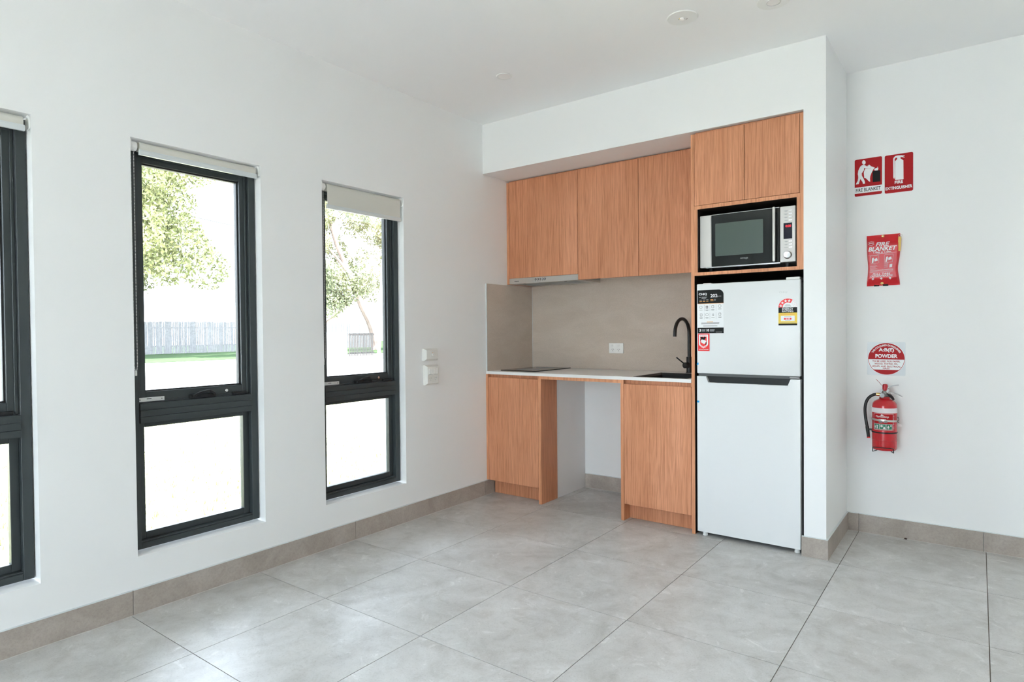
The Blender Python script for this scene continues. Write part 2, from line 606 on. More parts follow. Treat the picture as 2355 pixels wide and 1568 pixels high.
def leafmat(name, c0, c1, c2):
    m = mat(name, rough=0.55, spec=0.3)
    v, _ = coords(m, (1, 1, 1), False)
    a = noise(m, v, 1.6, 6, 0.8)
    L(m, ramp(m, a, [(0.3, c0), (0.5, c1), (0.72, c2)]), bsdf(m).inputs['Base Color'])
    return m
M['leafA'] = leafmat('broad_leaf', (0.065, 0.082, 0.028), (0.13, 0.14, 0.052), (0.23, 0.215, 0.10))
M['leafB'] = leafmat('gum_leaf', (0.07, 0.08, 0.035), (0.125, 0.13, 0.06), (0.21, 0.195, 0.105))
M['leafC'] = leafmat('fine_dark_leaf', (0.045, 0.058, 0.026), (0.085, 0.098, 0.05), (0.145, 0.145, 0.085))

# ================================================================== ROOM
# --- floor
fl = single('floor', MB().box(-0.2, XR + 0.1, YR - 0.2, DY + 0.1, -0.16, -0.0028), M['grout'], (0, 0, 0), kind='structure',
            label='grey stone-look tiled floor with thin dark joints', cat='floor')
TX0, TSX, TY0, TSY = 0.5301, 0.594, -2.3789, 0.5892
xs = [0.0] + [TX0 + i * TSX for i in range(0, 9) if TX0 + i * TSX < XR] + [XR]
ys = [YR] + [TY0 + j * TSY for j in range(-7, 6) if YR < TY0 + j * TSY < RY] + [RY]
tcache = {}
G = 0.0015
for i in range(len(xs) - 1):
    for j in range(len(ys) - 1):
        wx, wy = xs[i + 1] - xs[i] - 2 * G, ys[j + 1] - ys[j] - 2 * G
        if wx < 0.01 or wy < 0.01: continue
        key = (round(wx, 3), round(wy, 3))
        if key not in tcache:
            mb = MB().box(-wx / 2, wx / 2, -wy / 2, wy / 2, -0.009, 0.0)
            tcache[key] = mb.mesh('floor_tile', (0, 0, 0))
            tcache[key].materials.append(M['tile'])
        t = bpy.data.objects.new('floor_tile', tcache[key])
        t.location = ((xs[i] + xs[i + 1]) / 2, (ys[j] + ys[j + 1]) / 2, 0)
        COL.objects.link(t)
        t.parent = fl

# --- ceiling (with the eave running past the outer wall)
single('ceiling', MB().box(-0.22, XR + 0.3, YR - 0.3, DY + 0.6, H, H + 0.22), M['ceil'], (0, 0, H), kind='structure',
       label='plain white plaster ceiling', cat='ceiling')

# --- left wall with window openings
mb = MB()
SP = (SIDE[1] + WINS[0][0]) / 2
mb.box(-0.2, 0, SP, RY + 0.12, GZ, WB)
mb.box(-0.2, 0, SP, RY + 0.12, WT, H)
edges = [SP]
for a, b in sorted(WINS): edges += [a, b]
edges += [RY + 0.12]
for k in range(0, len(edges), 2):
    mb.box(-0.2, 0, edges[k], edges[k + 1], WB, WT)
mb.box(-0.2, 0, YR - 0.2, SIDE[0], GZ, H)
mb.box(-0.2, 0, SIDE[1], SP, GZ, H)
mb.box(-0.2, 0, SIDE[0], SIDE[1], SIDE[2], H)
single('wall_left', mb, M['wall'], (0, -2.5, 0), kind='structure', label='white plaster wall with tall narrow windows', cat='wall')

# --- back wall: recess, bulkhead, pier, niche
mb = MB()
mb.box(0, XA + 0.02, RY, RY + 0.12, 0, H)
mb.box(0, XA, 0, RY, ZB, H)
mb.box(XA, XC, 0, DY, 0, H)
mb.box(XA + 0.02, XR + 0.1, DY, DY + 0.12, 0, H)
single('wall_back', mb, M['wall'], (1.2, RY, 0), kind='structure', label='white plaster wall with kitchen recess, bulkhead and side niche', cat='wall')
single('wall_right', MB().box(XR, XR + 0.12, YR - 0.2, DY, 0, H), M['wall'], (XR, -3, 0), kind='structure', label='white plaster wall opposite the windows', cat='wall')
mb = MB()
mb.box(0, DOOR[0], YR - 0.2, YR, 0, H)
mb.box(DOOR[1], XR, YR - 0.2, YR, 0, H)
mb.box(DOOR[0], DOOR[1], YR - 0.2, YR, DOOR[2], H)
single('wall_rear', mb, M['wall'], (2.8, YR, 0), kind='structure', label='white plaster wall with added glazed doors', cat='wall')

# --- skirting
def skirting(name, label, segs):
    root = thing(name, label, 'skirting', segs[0][0:1] + (segs[0][2], 0), kind='structure')
    for (x0, x1, y0, y1) in segs:
        part('skirting_tile', MB().box(x0, x1, y0, y1, 0.0015, SK, 0.0008, 1), M['skirt'], root)
        nx = (x1 - x0) < (y1 - y0)
    mb = MB()
    for (x0, x1, y0, y1) in segs:
        mb.box(x0, x1, y0, y1, SK - 0.0004, SK + 0.0022)
    part('top_trim', mb, M['hem'], root)
    mb = MB()
    for (x0, x1, y0, y1) in segs:
        e = 0.0022
        mb.box(x0 - e * (x0 > 0.05), x1 + e, y0 - e, y1 + e * (y1 < 0.5), 0.0, 0.0016)
    part('grout_line', mb, M['caulk'], root)
    return root
g = 0.001
jl = [SIDE[1] + 0.02, -3.552, -2.371, -1.193, -0.014, 0.09]
skirting('baseboard_left', 'grey stone skirting along the window wall', [(0.0, 0.010, jl[i] + g, jl[i + 1] - g) for i in range(len(jl) - 1)])
skirting('baseboard_back', 'grey stone skirting under the open bench', [(0.481, 1.0795, RY - 0.010, RY)])
skirting('baseboard_column', 'grey stone skirting around the pier beside the fridge',
         [(XA - 0.010, XC + 0.010, -0.010, 0.0), (XC, XC + 0.010, 0.0 + g, DY - 0.011)])
jx = [XC + 0.001, 2.313, 2.895, 4.06, XR]
skirting('baseboard_right', 'grey stone skirting along the niche wall', [(jx[i] + g, jx[i + 1] - g, DY - 0.010, DY) for i in range(len(jx) - 1)])

# --- windows
FR0, FR1 = -0.125, -0.050      # outer frame depth range
def ring(mb, x0, x1, y0, y1, z0, z1, wl, wr, wb, wt, bev=0.0015):
    mb.box(x0, x1, y0, y0 + wl, z0, z1, bev, 1)
    mb.box(x0, x1, y1 - wr, y1, z0, z1, bev, 1)
    mb.box(x0, x1, y0 + wl, y1 - wr, z0, z0 + wb, bev, 1)
    mb.box(x0, x1, y0 + wl, y1 - wr, z1 - wt, z1, bev, 1)
    return mb

def window(idx, a, b, label):
    y0, y1, z0, z1 = a + 0.004, b - 0.004, WB + 0.012, WT - 0.012
    T0, T1 = 0.800, 0.886
    r = thing('window_%d' % idx, label, 'window', (-0.06, (a + b) / 2, WB), kind='structure')
    mb = MB()
    ring(mb, FR0, FR1, y0, y1, z0, z1, 0.034, 0.034, 0.026, 0.034)
    mb.box(FR0, FR1 - 0.006, y0 + 0.034, y1 - 0.034, z0 + 0.026, z0 + 0.034, 0.001, 1)
    part('frame', mb, M['frame'], r)
    mb = MB()                                   # transom of three ribs
    mb.box(FR0, FR1 + 0.004, y0 + 0.034, y1 - 0.034, T0, T1)
    tr = part('transom', mb, M['frame'], r)
    for k in range(3):
        h = (T1 - T0) / 3
        part('rib', MB().box(FR1 + 0.003, FR1 + 0.008, y0 + 0.0345, y1 - 0.0345, T0 + k * h + 0.0009, T0 + (k + 1) * h - 0.0009, 0.0006, 1), M['frame'], tr)
    yi0, yi1 = y0 + 0.034, y1 - 0.034
    mb = MB()
    ring(mb, -0.112, -0.072, yi0 + 0.002, yi1 - 0.002, T1 + 0.002, z1 - 0.036, 0.034, 0.034, 0.046, 0.034)
    ring(mb, -0.100, -0.066, yi0 + 0.001, yi1 - 0.001, T1 + 0.001, z1 - 0.035, 0.012, 0.012, 0.010, 0.012)
    sash = part('sash', mb, M['frame'], r)
    mb = MB()
    ring(mb, -0.113, -0.088, yi0 + 0.036, yi1 - 0.036, T1 + 0.048, z1 - 0.070, 0.006, 0.006, 0.006, 0.006, 0)
    part('gasket', mb, M['gasket'], sash)
    part('pane', MB().box(-0.099, -0.095, yi0 + 0.038, yi1 - 0.038, T1 + 0.050, z1 - 0.072), M['glass'], r)
    mb = MB()
    ring(mb, -0.110, -0.078, yi0, yi1, z0 + 0.034, T0, 0.030, 0.030, 0.030, 0.022)
    part('glazing_bead', mb, M['frame'], r)
    part('pane', MB().box(-0.099, -0.095, yi0 + 0.029, yi1 - 0.029, z0 + 0.063, T0 - 0.021), M['glass'], r)
    # winder on the sash rail
    ym = y0 + (y1 - y0) * 0.56
    wd = part('winder', MB().box(-0.074, -0.050, ym - 0.075, ym + 0.045, T1 + 0.001, T1 + 0.020, 0.004), M['dark'], r, 'black winder on the sash rail', True)
    mb = MB()
    mb.tube([(-0.046, ym + 0.035, T1 + 0.018), (-0.043, ym + 0.01, T1 + 0.036), (-0.042, ym - 0.03, T1 + 0.030), (-0.042, ym - 0.07, T1 + 0.014)], [0.006, 0.0055, 0.005, 0.006], 8)
    part('crank', mb, M['dark'], wd, smooth=True)
    part('lock', MB().cyl((-0.072, ym + 0.105, T1 + 0.026), (-0.061, ym + 0.105, T1 + 0.026), 0.0075, n=16, bev=0.001), M['chrome'], r, 'round metal window lock', True)
    part('latch_bar', MB().box(-0.072, -0.054, ym + 0.135, yi1 - 0.02, T1 + 0.001, T1 + 0.016, 0.003), M['dark'], r, smooth=True)
    st = part('maker_label', MB().box(-0.0660, -0.0650, y0 + 0.036, y0 + 0.145, T1 + 0.006, T1 + 0.024), M['tagmetal'], r, 'silver sticker on the sash rail')
    mb = MB()
    mb.box(-0.0650, -0.0647, y0 + 0.07, y0 + 0.09, T1 + 0.016, T1 + 0.019)
    mb.box(-0.0650, -0.0647, y0 + 0.04, y0 + 0.045, T1 + 0.013, T1 + 0.017)
    mb.box(-0.0650, -0.0647, y0 + 0.132, y0 + 0.136, T1 + 0.013, T1 + 0.017)
    part('print', mb, M['black'], st)
    return r
window(1, *WINS[0], 'charcoal framed window at the left edge of the view')
window(2, *WINS[1], 'charcoal framed window with blind rolled right up, middle one')
window(3, *WINS[2], 'charcoal framed window nearest the kitchen')

# rear glazed sliding doors, out of view, added to let daylight in
r = thing('added_door_1', 'added unseen wide charcoal framed glazed sliding doors behind the viewer', 'door', ((DOOR[0] + DOOR[1]) / 2, YR - 0.1, 0), kind='structure')
nx = 3
pw = (DOOR[1] - DOOR[0]) / nx
for k in range(nx):
    x0, x1 = DOOR[0] + k * pw, DOOR[0] + (k + 1) * pw
    mb = MB()
    for q in ((x0, x0 + 0.05, 0.01, DOOR[2]), (x1 - 0.05, x1, 0.01, DOOR[2]), (x0 + 0.05, x1 - 0.05, 0.01, 0.09), (x0 + 0.05, x1 - 0.05, DOOR[2] - 0.06, DOOR[2])):
        mb.box(q[0], q[1], YR - 0.13, YR - 0.08, q[2], q[3])
    part('door_panel', mb, M['frame'], r)
    part('pane', MB().box(x0 + 0.05, x1 - 0.05, YR - 0.107, YR - 0.103, 0.09, DOOR[2] - 0.06), M['glass'], r)

r = thing('added_door_2', 'added unseen charcoal framed glazed sliding doors in the window wall behind the viewer', 'door', (-0.1, (SIDE[0] + SIDE[1]) / 2, 0), kind='structure')  # second set of doors, added for daylight from the left
pw = (SIDE[1] - SIDE[0]) / 3
for k in range(3):
    y0, y1 = SIDE[0] + k * pw, SIDE[0] + (k + 1) * pw
    mb = MB()
    for q in ((y0, y0 + 0.05, 0.01, SIDE[2]), (y1 - 0.05, y1, 0.01, SIDE[2]), (y0 + 0.05, y1 - 0.05, 0.01, 0.09), (y0 + 0.05, y1 - 0.05, SIDE[2] - 0.06, SIDE[2])):
        mb.box(-0.13, -0.08, q[0], q[1], q[2], q[3])
    part('door_panel', mb, M['frame'], r)
    part('pane', MB().box(-0.107, -0.103, y0 + 0.05, y1 - 0.05, 0.09, SIDE[2] - 0.06), M['glass'], r)

# ================================================================== JOINERY
# --- base cabinet on the left
c1 = thing('base_cabinet', 'oak base cabinet against the window wall, below the black cooktop', 'cabinet', (0.23, 0.3, 0))
part('side_panel', MB().box(0.001, 0.020, FY, RY - 0.015, 0.11, 0.878), M['edge'], c1)
part('door', MB().box(0.0228, 0.4558, FY - 0.001, FY + 0.017, 0.110, 0.856, 0.0008, 1), M['wood'], c1)
part('handle_rail', MB().box(0.020, 0.458, FY + 0.030, FY + 0.046, 0.845, 0.878), M['wood'], c1)
part('kickboard', MB().box(0.011, 0.458, 0.097, 0.113, 0.001, 0.130), M['wood'], c1)
part('end_panel', MB().box(0.458, 0.479, FY, 0.217, 0.0005, 0.8785), M['edge'], c1)
part('end_panel_face', MB().box(0.479, 0.4802, FY + 0.0005, 0.217, 0.0005, 0.8785), M['wood'], c1)
mb = MB()
mb.box(0.458, 0.4775, 0.217, RY - 0.001, 0.0005, 0.875)
part('carcass_side', mb, M['mel'], c1, 'white melamine carcass side')
part('carcass_floor', MB().box(0.020, 0.458, 0.05, RY - 0.02, 0.131, 0.146), M['mel'], c1)
part('carcass_back', MB().box(0.020, 0.458, RY - 0.03, RY - 0.015, 0.146, 0.84), M['mel'], c1)
# --- base cabinet on the right
c2 = thing('base_cabinet', 'oak base cabinet below the black sink, beside the fridge', 'cabinet', (1.31, 0.3, 0))
part('side_panel', MB().box(1.080, 1.101, FY, RY - 0.001, 0.0005, 0.8785), M['edge'], c2)
part('door', MB().box(1.1038, 1.5338, FY - 0.001, FY + 0.017, 0.105, 0.854, 0.0008, 1), M['wood'], c2)
part('handle_rail', MB().box(1.101, 1.536, FY + 0.030, FY + 0.046, 0.843, 0.878), M['wood'], c2)
part('kickboard', MB().box(1.101, 1.536, 0.092, 0.108, 0.001, 0.130), M['wood'], c2)
mb = MB()
mb.box(1.101, 1.536, 0.05, RY - 0.02, 0.131, 0.146)
part('carcass_floor', mb, M['mel'], c2)
part('carcass_back', MB().box(1.101, 1.536, RY - 0.03, RY - 0.015, 0.146, 0.66), M['mel'], c2)

# --- benchtop with sink cut-out
SX0, SX1, SY0, SY1 = 1.154, 1.500, 0.040, 0.462
BZ0, BZ1 = 0.8788, 0.8990
c3 = thing('benchtop', 'thin white stone benchtop along the kitchenette', 'benchtop', (0.77, 0.3, BZ0))
mb = MB()
X1 = 1.5355
y0, y1 = 0.010, RY - 0.0125
xsb = [0.0085, SX0, SX1, X1]
ysb = [y0, SY0, SY1, y1]
grid = {}
for k, z in enumerate((BZ0, BZ1)):
    for i, xx in enumerate(xsb):
        for j, yy in enumerate(ysb):
            grid[i, j, k] = mb.bm.verts.new((xx, yy, z))
for i in range(3):
    for j in range(3):
        if (i, j) == (1, 1): continue
        for k in (0, 1):
            mb.bm.faces.new((grid[i, j, k], grid[i + 1, j, k], grid[i + 1, j + 1, k], grid[i, j + 1, k]))
def wallf(p, q):
    mb.bm.faces.new((grid[p[0], p[1], 0], grid[q[0], q[1], 0], grid[q[0], q[1], 1], grid[p[0], p[1], 1]))
for i in range(3):
    wallf((i, 0), (i + 1, 0)); wallf((i, 3), (i + 1, 3)); wallf((0, i), (0, i + 1)); wallf((3, i), (3, i + 1))
wallf((1, 1), (2, 1)); wallf((1, 2), (2, 2)); wallf((1, 1), (1, 2)); wallf((2, 1), (2, 2))
part('stone_slab', mb, M['bench'], c3)
part('support_rail', MB().box(0.4803, 1.0798, FY, FY + 0.018, 0.858, 0.8785), M['edge'], c3, 'slim oak rail under the open bench')
part('sub_top', MB().box(0.4803, 1.0798, FY + 0.018, RY - 0.02, 0.866, 0.8785), M['mel'], c3)

# --- splashback
sp = thing('splashback', 'taupe stone-look splashback panels behind the bench', 'splashback', (0.7, RY, BZ1))
part('panel', MB().box(0.0085, 1.5355, RY - 0.012, RY, BZ1 + 0.0006, 1.599), M['splash'], sp)
part('return_panel', MB().box(0.0, 0.0075, 0.024, RY - 0.012, BZ1 - 0.001, 1.534), M['splash'], sp)
part('edge_trim', MB().box(0.0, 0.0085, 0.0195, 0.0240, BZ1 - 0.0195, 1.536), M['hem'], sp)
part('corner_seal', MB().box(0.0075, 0.0105, RY - 0.0145, RY - 0.012, BZ1 + 0.0006, 1.54), M['lgrey'], sp)

# --- wall cabinets
UB, UT = 1.543, 2.308
u1 = thing('wall_cabinet', 'oak wall cabinet with one shorter door over the rangehood', 'cabinet', (0.31, 0.45, UB))
part('side_panel', MB().box(0.001, 0.020, UY - 0.001, RY - 0.0125, 1.540, 2.306), M['edge'], u1)
part('door', MB().box(0.0228, 0.6200, UY - 0.001, UY + 0.017, 1.584, UT, 0.0008, 1), M['wood'], u1)
part('filler', MB().box(0.001, 0.6218, UY + 0.030, UY + 0.046, UT - 0.002, ZB), M['wood'], u1)
mb = MB()
mb.box(0.020, 0.6212, UY + 0.018, RY - 0.0125, 1.625, 1.640)
part('carcass_floor', mb, M['mel'], u1)
part('carcass_top', MB().box(0.020, 0.6212, UY + 0.018, RY - 0.001, UT - 0.018, UT - 0.003), M['mel'], u1)
u2 = thing('wall_cabinet', 'oak wall cabinet with two tall doors, right of the rangehood', 'cabinet', (1.08, 0.45, UB))
part('door', MB().box(0.6230, 1.0802, UY - 0.001, UY + 0.017, UB, UT, 0.0008, 1), M['wood'], u2)
part('door', MB().box(1.0832, 1.5345, UY - 0.001, UY + 0.017, UB, UT, 0.0008, 1), M['wood'], u2)
part('filler', MB().box(0.6222, 1.5355, UY + 0.030, UY + 0.046, UT - 0.002, ZB), M['wood'], u2)
mb = MB()
mb.box(0.6265, 1.5355, UY + 0.018, RY - 0.0125, UB + 0.057, UB + 0.073)
part('carcass_floor', mb, M['mel'], u2)
part('carcass_side', MB().box(0.6265, 0.6425, UY + 0.018, RY - 0.0125, UB + 0.0735, UT - 0.003), M['mel'], u2)

# --- rangehood
hd = thing('rangehood', 'slim stainless slide-out rangehood under the wall cabinet', 'rangehood', (0.32, 0.44, 1.541))
hx0, hx1 = 0.0215, 0.6222
mb = MB()
mb.box(hx0, hx1, UY + 0.018, RY - 0.014, 1.556, 1.598)
part('body', mb, M['filter'], hd)
part('fascia', MB().box(hx0 + 0.001, hx1 - 0.001, UY - 0.002, UY + 0.016, 1.5405, 1.5825, 0.001, 1), M['steel'], hd)
mb = MB()
mb.box(hx0, hx1, UY + 0.016, UY + 0.040, 1.541, 1.556)
mb.box(hx0, hx0 + 0.05, UY + 0.040, RY - 0.014, 1.541, 1.556)
mb.box(hx1 - 0.05, hx1, UY + 0.040, RY - 0.014, 1.541, 1.556)
mb.box(hx0 + 0.05, hx1 - 0.05, RY - 0.07, RY - 0.014, 1.541, 1.556)
part('lower_rim', mb, M['steel'], hd)
for k in range(9):
    yy = UY + 0.05 + k * 0.024
    part('filter_slat', MB().box(hx0 + 0.055, hx1 - 0.055, yy, yy + 0.016, 1.546, 1.556), M['filter'], hd)
for k in range(2):
    part('lamp', MB().cyl((hx0 + 0.12 + k * 0.36, UY + 0.030, 1.5400), (hx0 + 0.12 + k * 0.36, UY + 0.030, 1.5415), 0.010, n=20), M['dark'], hd)
for k in range(5):
    xk = 0.262 + k * 0.0205
    bt = part('button', MB().cyl((xk, UY - 0.002, 1.5655), (xk, UY - 0.0065, 1.5655), 0.0062, n=20, bev=0.001), M['chrome'], hd, smooth=True)
    part('ring', MB().lathe([(0.0064, 0), (0.0082, 0), (0.0082, -0.0006), (0.0064, -0.0006)], (xk, UY - 0.0020, 1.5655), 20, 'Y'), M['dark'], bt)
mb = MB()
put_text(mb, 'omega', 0.070, 1.553, 0.040, 0.0105, onY(UY - 0.002), 0.0004, 0.02)
part('lettering', mb, M['black'], hd, fix=False)
mb = MB()
for k in range(5):
    mb.box(0.2595 + k * 0.0205, 0.2645 + k * 0.0205, UY - 0.0024, UY - 0.002, 1.5515, 1.5532)
part('button_marks', mb, M['black'], hd)

# --- tall cabinet round the fridge and microwave
tc = thing('tall_cabinet', 'tall oak cabinet housing the microwave above the fridge', 'cabinet', (1.84, 0.3, 0))
part('side_panel', MB().box(1.5365, 1.5555, FY, RY - 0.001, 0.0005, 2.309), M['edge'], tc)
part('side_panel', MB().box(2.1225, XA - 0.003, FY, RY - 0.001, 1.497, 2.309), M['edge'], tc)
part('door', MB().box(1.5580, 1.8370, FY - 0.001, FY + 0.017, 1.8985, 2.309, 0.0008, 1), M['wood'], tc)
part('door', MB().box(1.8398, 2.1200, FY - 0.001, FY + 0.017, 1.8985, 2.309, 0.0008, 1), M['wood'], tc)
part('filler', MB().box(1.5560, XA - 0.001, FY + 0.024, FY + 0.040, 2.307, ZB), M['wood'], tc)
part('shelf', MB().box(1.5555, 2.1225, FY, RY - 0.012, 1.497, 1.515), M['edge'], tc)
part('rail', MB().box(1.5555, 2.1225, FY, RY - 0.012, 1.8765, 1.8965), M['edge'], tc)
part('niche_side', MB().box(1.5555, 1.5745, FY + 0.0002, RY - 0.012, 1.515, 1.8765), M['edge'], tc)
part('niche_side', MB().box(2.1060, 2.1225, FY + 0.0002, RY - 0.012, 1.515, 1.8765), M['edge'], tc)
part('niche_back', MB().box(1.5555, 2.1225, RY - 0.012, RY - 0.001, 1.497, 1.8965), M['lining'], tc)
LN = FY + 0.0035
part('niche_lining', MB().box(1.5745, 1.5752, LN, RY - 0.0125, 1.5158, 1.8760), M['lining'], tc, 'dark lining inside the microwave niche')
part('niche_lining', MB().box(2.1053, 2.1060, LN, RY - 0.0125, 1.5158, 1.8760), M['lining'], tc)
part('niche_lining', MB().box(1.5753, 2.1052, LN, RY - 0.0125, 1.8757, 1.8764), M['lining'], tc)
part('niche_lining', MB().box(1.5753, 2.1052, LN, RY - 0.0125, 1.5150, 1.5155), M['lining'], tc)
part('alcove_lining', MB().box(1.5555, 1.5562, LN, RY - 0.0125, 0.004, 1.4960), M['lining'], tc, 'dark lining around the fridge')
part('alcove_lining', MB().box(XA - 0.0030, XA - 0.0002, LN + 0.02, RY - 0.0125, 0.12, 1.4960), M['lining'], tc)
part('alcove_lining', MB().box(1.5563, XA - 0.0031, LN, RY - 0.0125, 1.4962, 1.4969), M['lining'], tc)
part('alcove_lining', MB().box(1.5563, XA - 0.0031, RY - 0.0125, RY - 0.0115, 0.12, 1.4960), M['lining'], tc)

# ================================================================== APPLIANCES
# --- cooktop
ck = thing('cooktop', 'black glass ceramic cooktop on the white benchtop', 'cooktop', (0.22, 0.35, BZ1))
part('glass', MB().box(0.068, 0.378, 0.100, 0.578, BZ1 + 0.0006, BZ1 + 0.0066, 0.002, 1), M['glassk'], ck)
mb = MB()
for (cx, cy, rr) in ((0.223, 0.235, 0.088), (0.223, 0.455, 0.072)):
    mb.lathe([(rr - 0.0015, 0), (rr, 0), (rr, 0.0003), (rr - 0.0015, 0.0003)], (cx, cy, BZ1 + 0.0066), 40)
part('zone_marks', mb, M['grey'], ck)

# --- sink
sk = thing('sink', 'black granite sink set into the benchtop', 'sink', ((SX0 + SX1) / 2, 0.25, 0.7))
mb = MB()
a0 = [(SX0 + 0.0005, SY0 + 0.0005), (SX1 - 0.0005, SY0 + 0.0005), (SX1 - 0.0005, SY1 - 0.0005), (SX0 + 0.0005, SY1 - 0.0005)]
def inset(p, d):
    cx, cy = (SX0 + SX1) / 2, (SY0 + SY1) / 2
    return [(x + (d if x < cx else -d), y + (d if y < cy else -d)) for x, y in p]
lv = [(a0, BZ0 + 0.001), (a0, BZ1 + 0.0008), (inset(a0, 0.012), BZ1 + 0.0004), (inset(a0, 0.020), BZ1 - 0.012), (inset(a0, 0.026), 0.725), (inset(a0, 0.045), 0.705)]
rows = [[mb.bm.verts.new((x, y, z)) for x, y in p] for p, z in lv]
for p, q in zip(rows[:-1], rows[1:]):
    for i in range(4):
        mb.bm.faces.new((p[i], p[(i + 1) % 4], q[(i + 1) % 4], q[i]))
mb.bm.faces.new(rows[-1])
part('bowl', mb, M['sink'], sk, fix=False)
part('waste', MB().lathe([(0.02, 0.7055), (0.04, 0.7055), (0.042, 0.7085), (0.02, 0.707)], ((SX0 + SX1) / 2, 0.30, 0), 24), M['dark'], sk, smooth=True)

# --- tap
FX, FYY = 1.328, 0.527
tp = thing('tap', 'matt black gooseneck mixer tap behind the sink', 'tap', (FX, FYY, BZ1))
part('body', MB().lathe([(0.0225, 0.0006), (0.0225, 0.006), (0.0190, 0.007), (0.0190, 0.106), (0.0175, 0.108), (0.0125, 0.1085)], (FX, FYY, BZ1), 32), M['matt'], tp, smooth=True)
R = 0.098
pts = [(FX, FYY, BZ1 + 0.10), (FX, FYY, BZ1 + 0.20), (FX, FYY, 1.160)]
for k in range(1, 21):
    a = math.radians(172 * k / 20)
    pts.append((FX - 0.010 * (1 - math.cos(a)), FYY - R * (1 - math.cos(a)), 1.160 + R * math.sin(a)))
pts.append((FX - 0.0205, FYY - 2 * R - 0.001, 1.143))
part('spout', MB().tube(pts, 0.0112, 16), M['matt'], tp, smooth=True)
hb = part('handle_boss', MB().cyl((FX - 0.004, FYY - 0.012, 0.951), (FX - 0.016, FYY - 0.044, 0.951), 0.0195, n=28, bev=0.0015), M['matt'], tp, smooth=True)
part('lever', MB().tube([(FX - 0.018, FYY - 0.032, 0.958), (FX - 0.045, FYY - 0.052, 0.985), (FX - 0.063, FYY - 0.066, 1.004)], [0.005, 0.0042, 0.0042], 10), M['matt'], hb, smooth=True)

# --- microwave
MX0, MX1, MZ0, MZ1, MY = 1.5795, 2.0950, 1.5410, 1.8400, 0.040
mw = thing('microwave', 'stainless and black microwave oven in the oak niche', 'microwave', ((MX0 + MX1) / 2, 0.25, 1.515))
part('body', MB().box(MX0 + 0.006, MX1 - 0.006, MY + 0.024, 0.44, MZ0 + 0.002, MZ1 - 0.004, 0.004), M['silver'], mw)
part('side_trim', MB().box(MX0, 1.6465, MY, MY + 0.030, MZ0, MZ1, 0.004), M['silver'], mw)
dr = part('door', MB().box(1.6470, 2.0140, MY, MY + 0.028, MZ0 + 0.004, MZ1 - 0.003, 0.0015), M['bglass'], mw)
mb = MB(); mb.prism(rounded(1.669, 1.930, 1.602, 1.787, 0.004), onY(MY), 0.0001, 0.0009)
part('window', mb, M['mwin'], dr)
mb = MB(); put_text(mb, 'omega', 1.808, 1.574, 0.042, 0.011, onY(MY), 0.0006, 0.012)
part('lettering', mb, M['grey'], dr, fix=False)
part('chrome_trim', MB().box(1.6470, 2.0140, MY - 0.0012, MY + 0.026, MZ1 - 0.003, MZ1 - 0.0006), M['chrome'], dr)
part('chrome_trim', MB().box(1.6150, 2.0180, MY - 0.0015, MY + 0.026, MZ0 - 0.003, MZ0 + 0.0035), M['chrome'], dr)
hn = part('handle', MB().box(1.9855, 1.9995, MY - 0.034, MY - 0.022, MZ0 + 0.006, MZ1 - 0.001, 0.005, 3), M['silver'], dr, smooth=True)
for zz in (MZ0 + 0.03, MZ1 - 0.03):
    part('standoff', MB().cyl((1.9925, MY - 0.024, zz), (1.9925, MY, zz), 0.004, n=12), M['chrome'], hn)
cp = part('control_panel', MB().box(2.0165, MX1, MY, MY + 0.030, MZ0 + 0.002, MZ1, 0.004), M['silver'], mw)
mb = MB(); mb.prism(rect(2.0350, 2.0780, 1.666, 1.7505), onY(MY), 0.0001, 0.0012)
dp = part('display', mb, M['disp'], mw, 'dark display with red digits')
mb = MB(); put_text(mb, '0:00', 2.0450, 1.7275, 0.0275, 0.0125, onY(MY), 0.0016, 0.03)
part('digits', mb, M['led'], dp, fix=False)
for zz in (1.8150, 1.7985, 1.7815, 1.7645, 1.6530, 1.6370, 1.6210):
    part('button', MB().box(2.0610, 2.0790, MY - 0.002, MY + 0.001, zz - 0.0036, zz + 0.0036, 0.001), M['chrome'], mw)
mb = MB()
for zz in (1.8150, 1.7985, 1.7815, 1.7645, 1.6530, 1.6370, 1.6210):
    wv = random.uniform(0.016, 0.022)
    mb.box(2.0565 - wv, 2.0565, MY - 0.0004, MY, zz - 0.0010, zz + 0.0010)
    if random.random() < 0.5: mb.box(2.0535 - wv * 0.6, 2.0535, MY - 0.0004, MY, zz - 0.0036, zz - 0.0020)
for k in range(15):
    a = math.radians(-20 + 220 * k / 14)
    c, s_ = math.cos(a), math.sin(a)
    mb.box(2.0560 + 0.0275 * c - 0.0007, 2.0560 + 0.0275 * c + 0.0007, MY - 0.0004, MY, 1.5805 + 0.0275 * s_ - 0.0007, 1.5805 + 0.0275 * s_ + 0.0007)
part('panel_print', mb, M['grey'], mw)
kb = part('knob', MB().lathe([(0.0215, 0.0), (0.0215, -0.004), (0.0190, -0.006), (0.0180, -0.018), (0.0165, -0.0195), (0.0, -0.0190)], (2.0560, MY, 1.5805), 36, 'Y'), M['chrome'], mw, smooth=True)
for xx in (MX0 + 0.05, MX1 - 0.05):
    for yy in (0.09, 0.40):
        part('foot', MB().cyl((xx, yy, 1.5155), (xx, yy, MZ0 + 0.003), 0.012, n=14), M['dark'], mw)

# --- fridge
RX0, RX1 = 1.5730, 2.1245
RF = 0.004
rf = thing('fridge', 'white two-door fridge freezer beside the oak cabinet', 'fridge', ((RX0 + RX1) / 2, 0.30, 0))
part('body', MB().box(RX0 + 0.003, RX1 + 0.001, RF + 0.052, 0.565, 0.030, 1.432, 0.004), M['fbody'], rf)
part('freezer_door', MB().box(RX0, RX1, RF, RF + 0.046, 0.9365, 1.447, 0.005, 3), M['fridge'], rf, smooth=True)
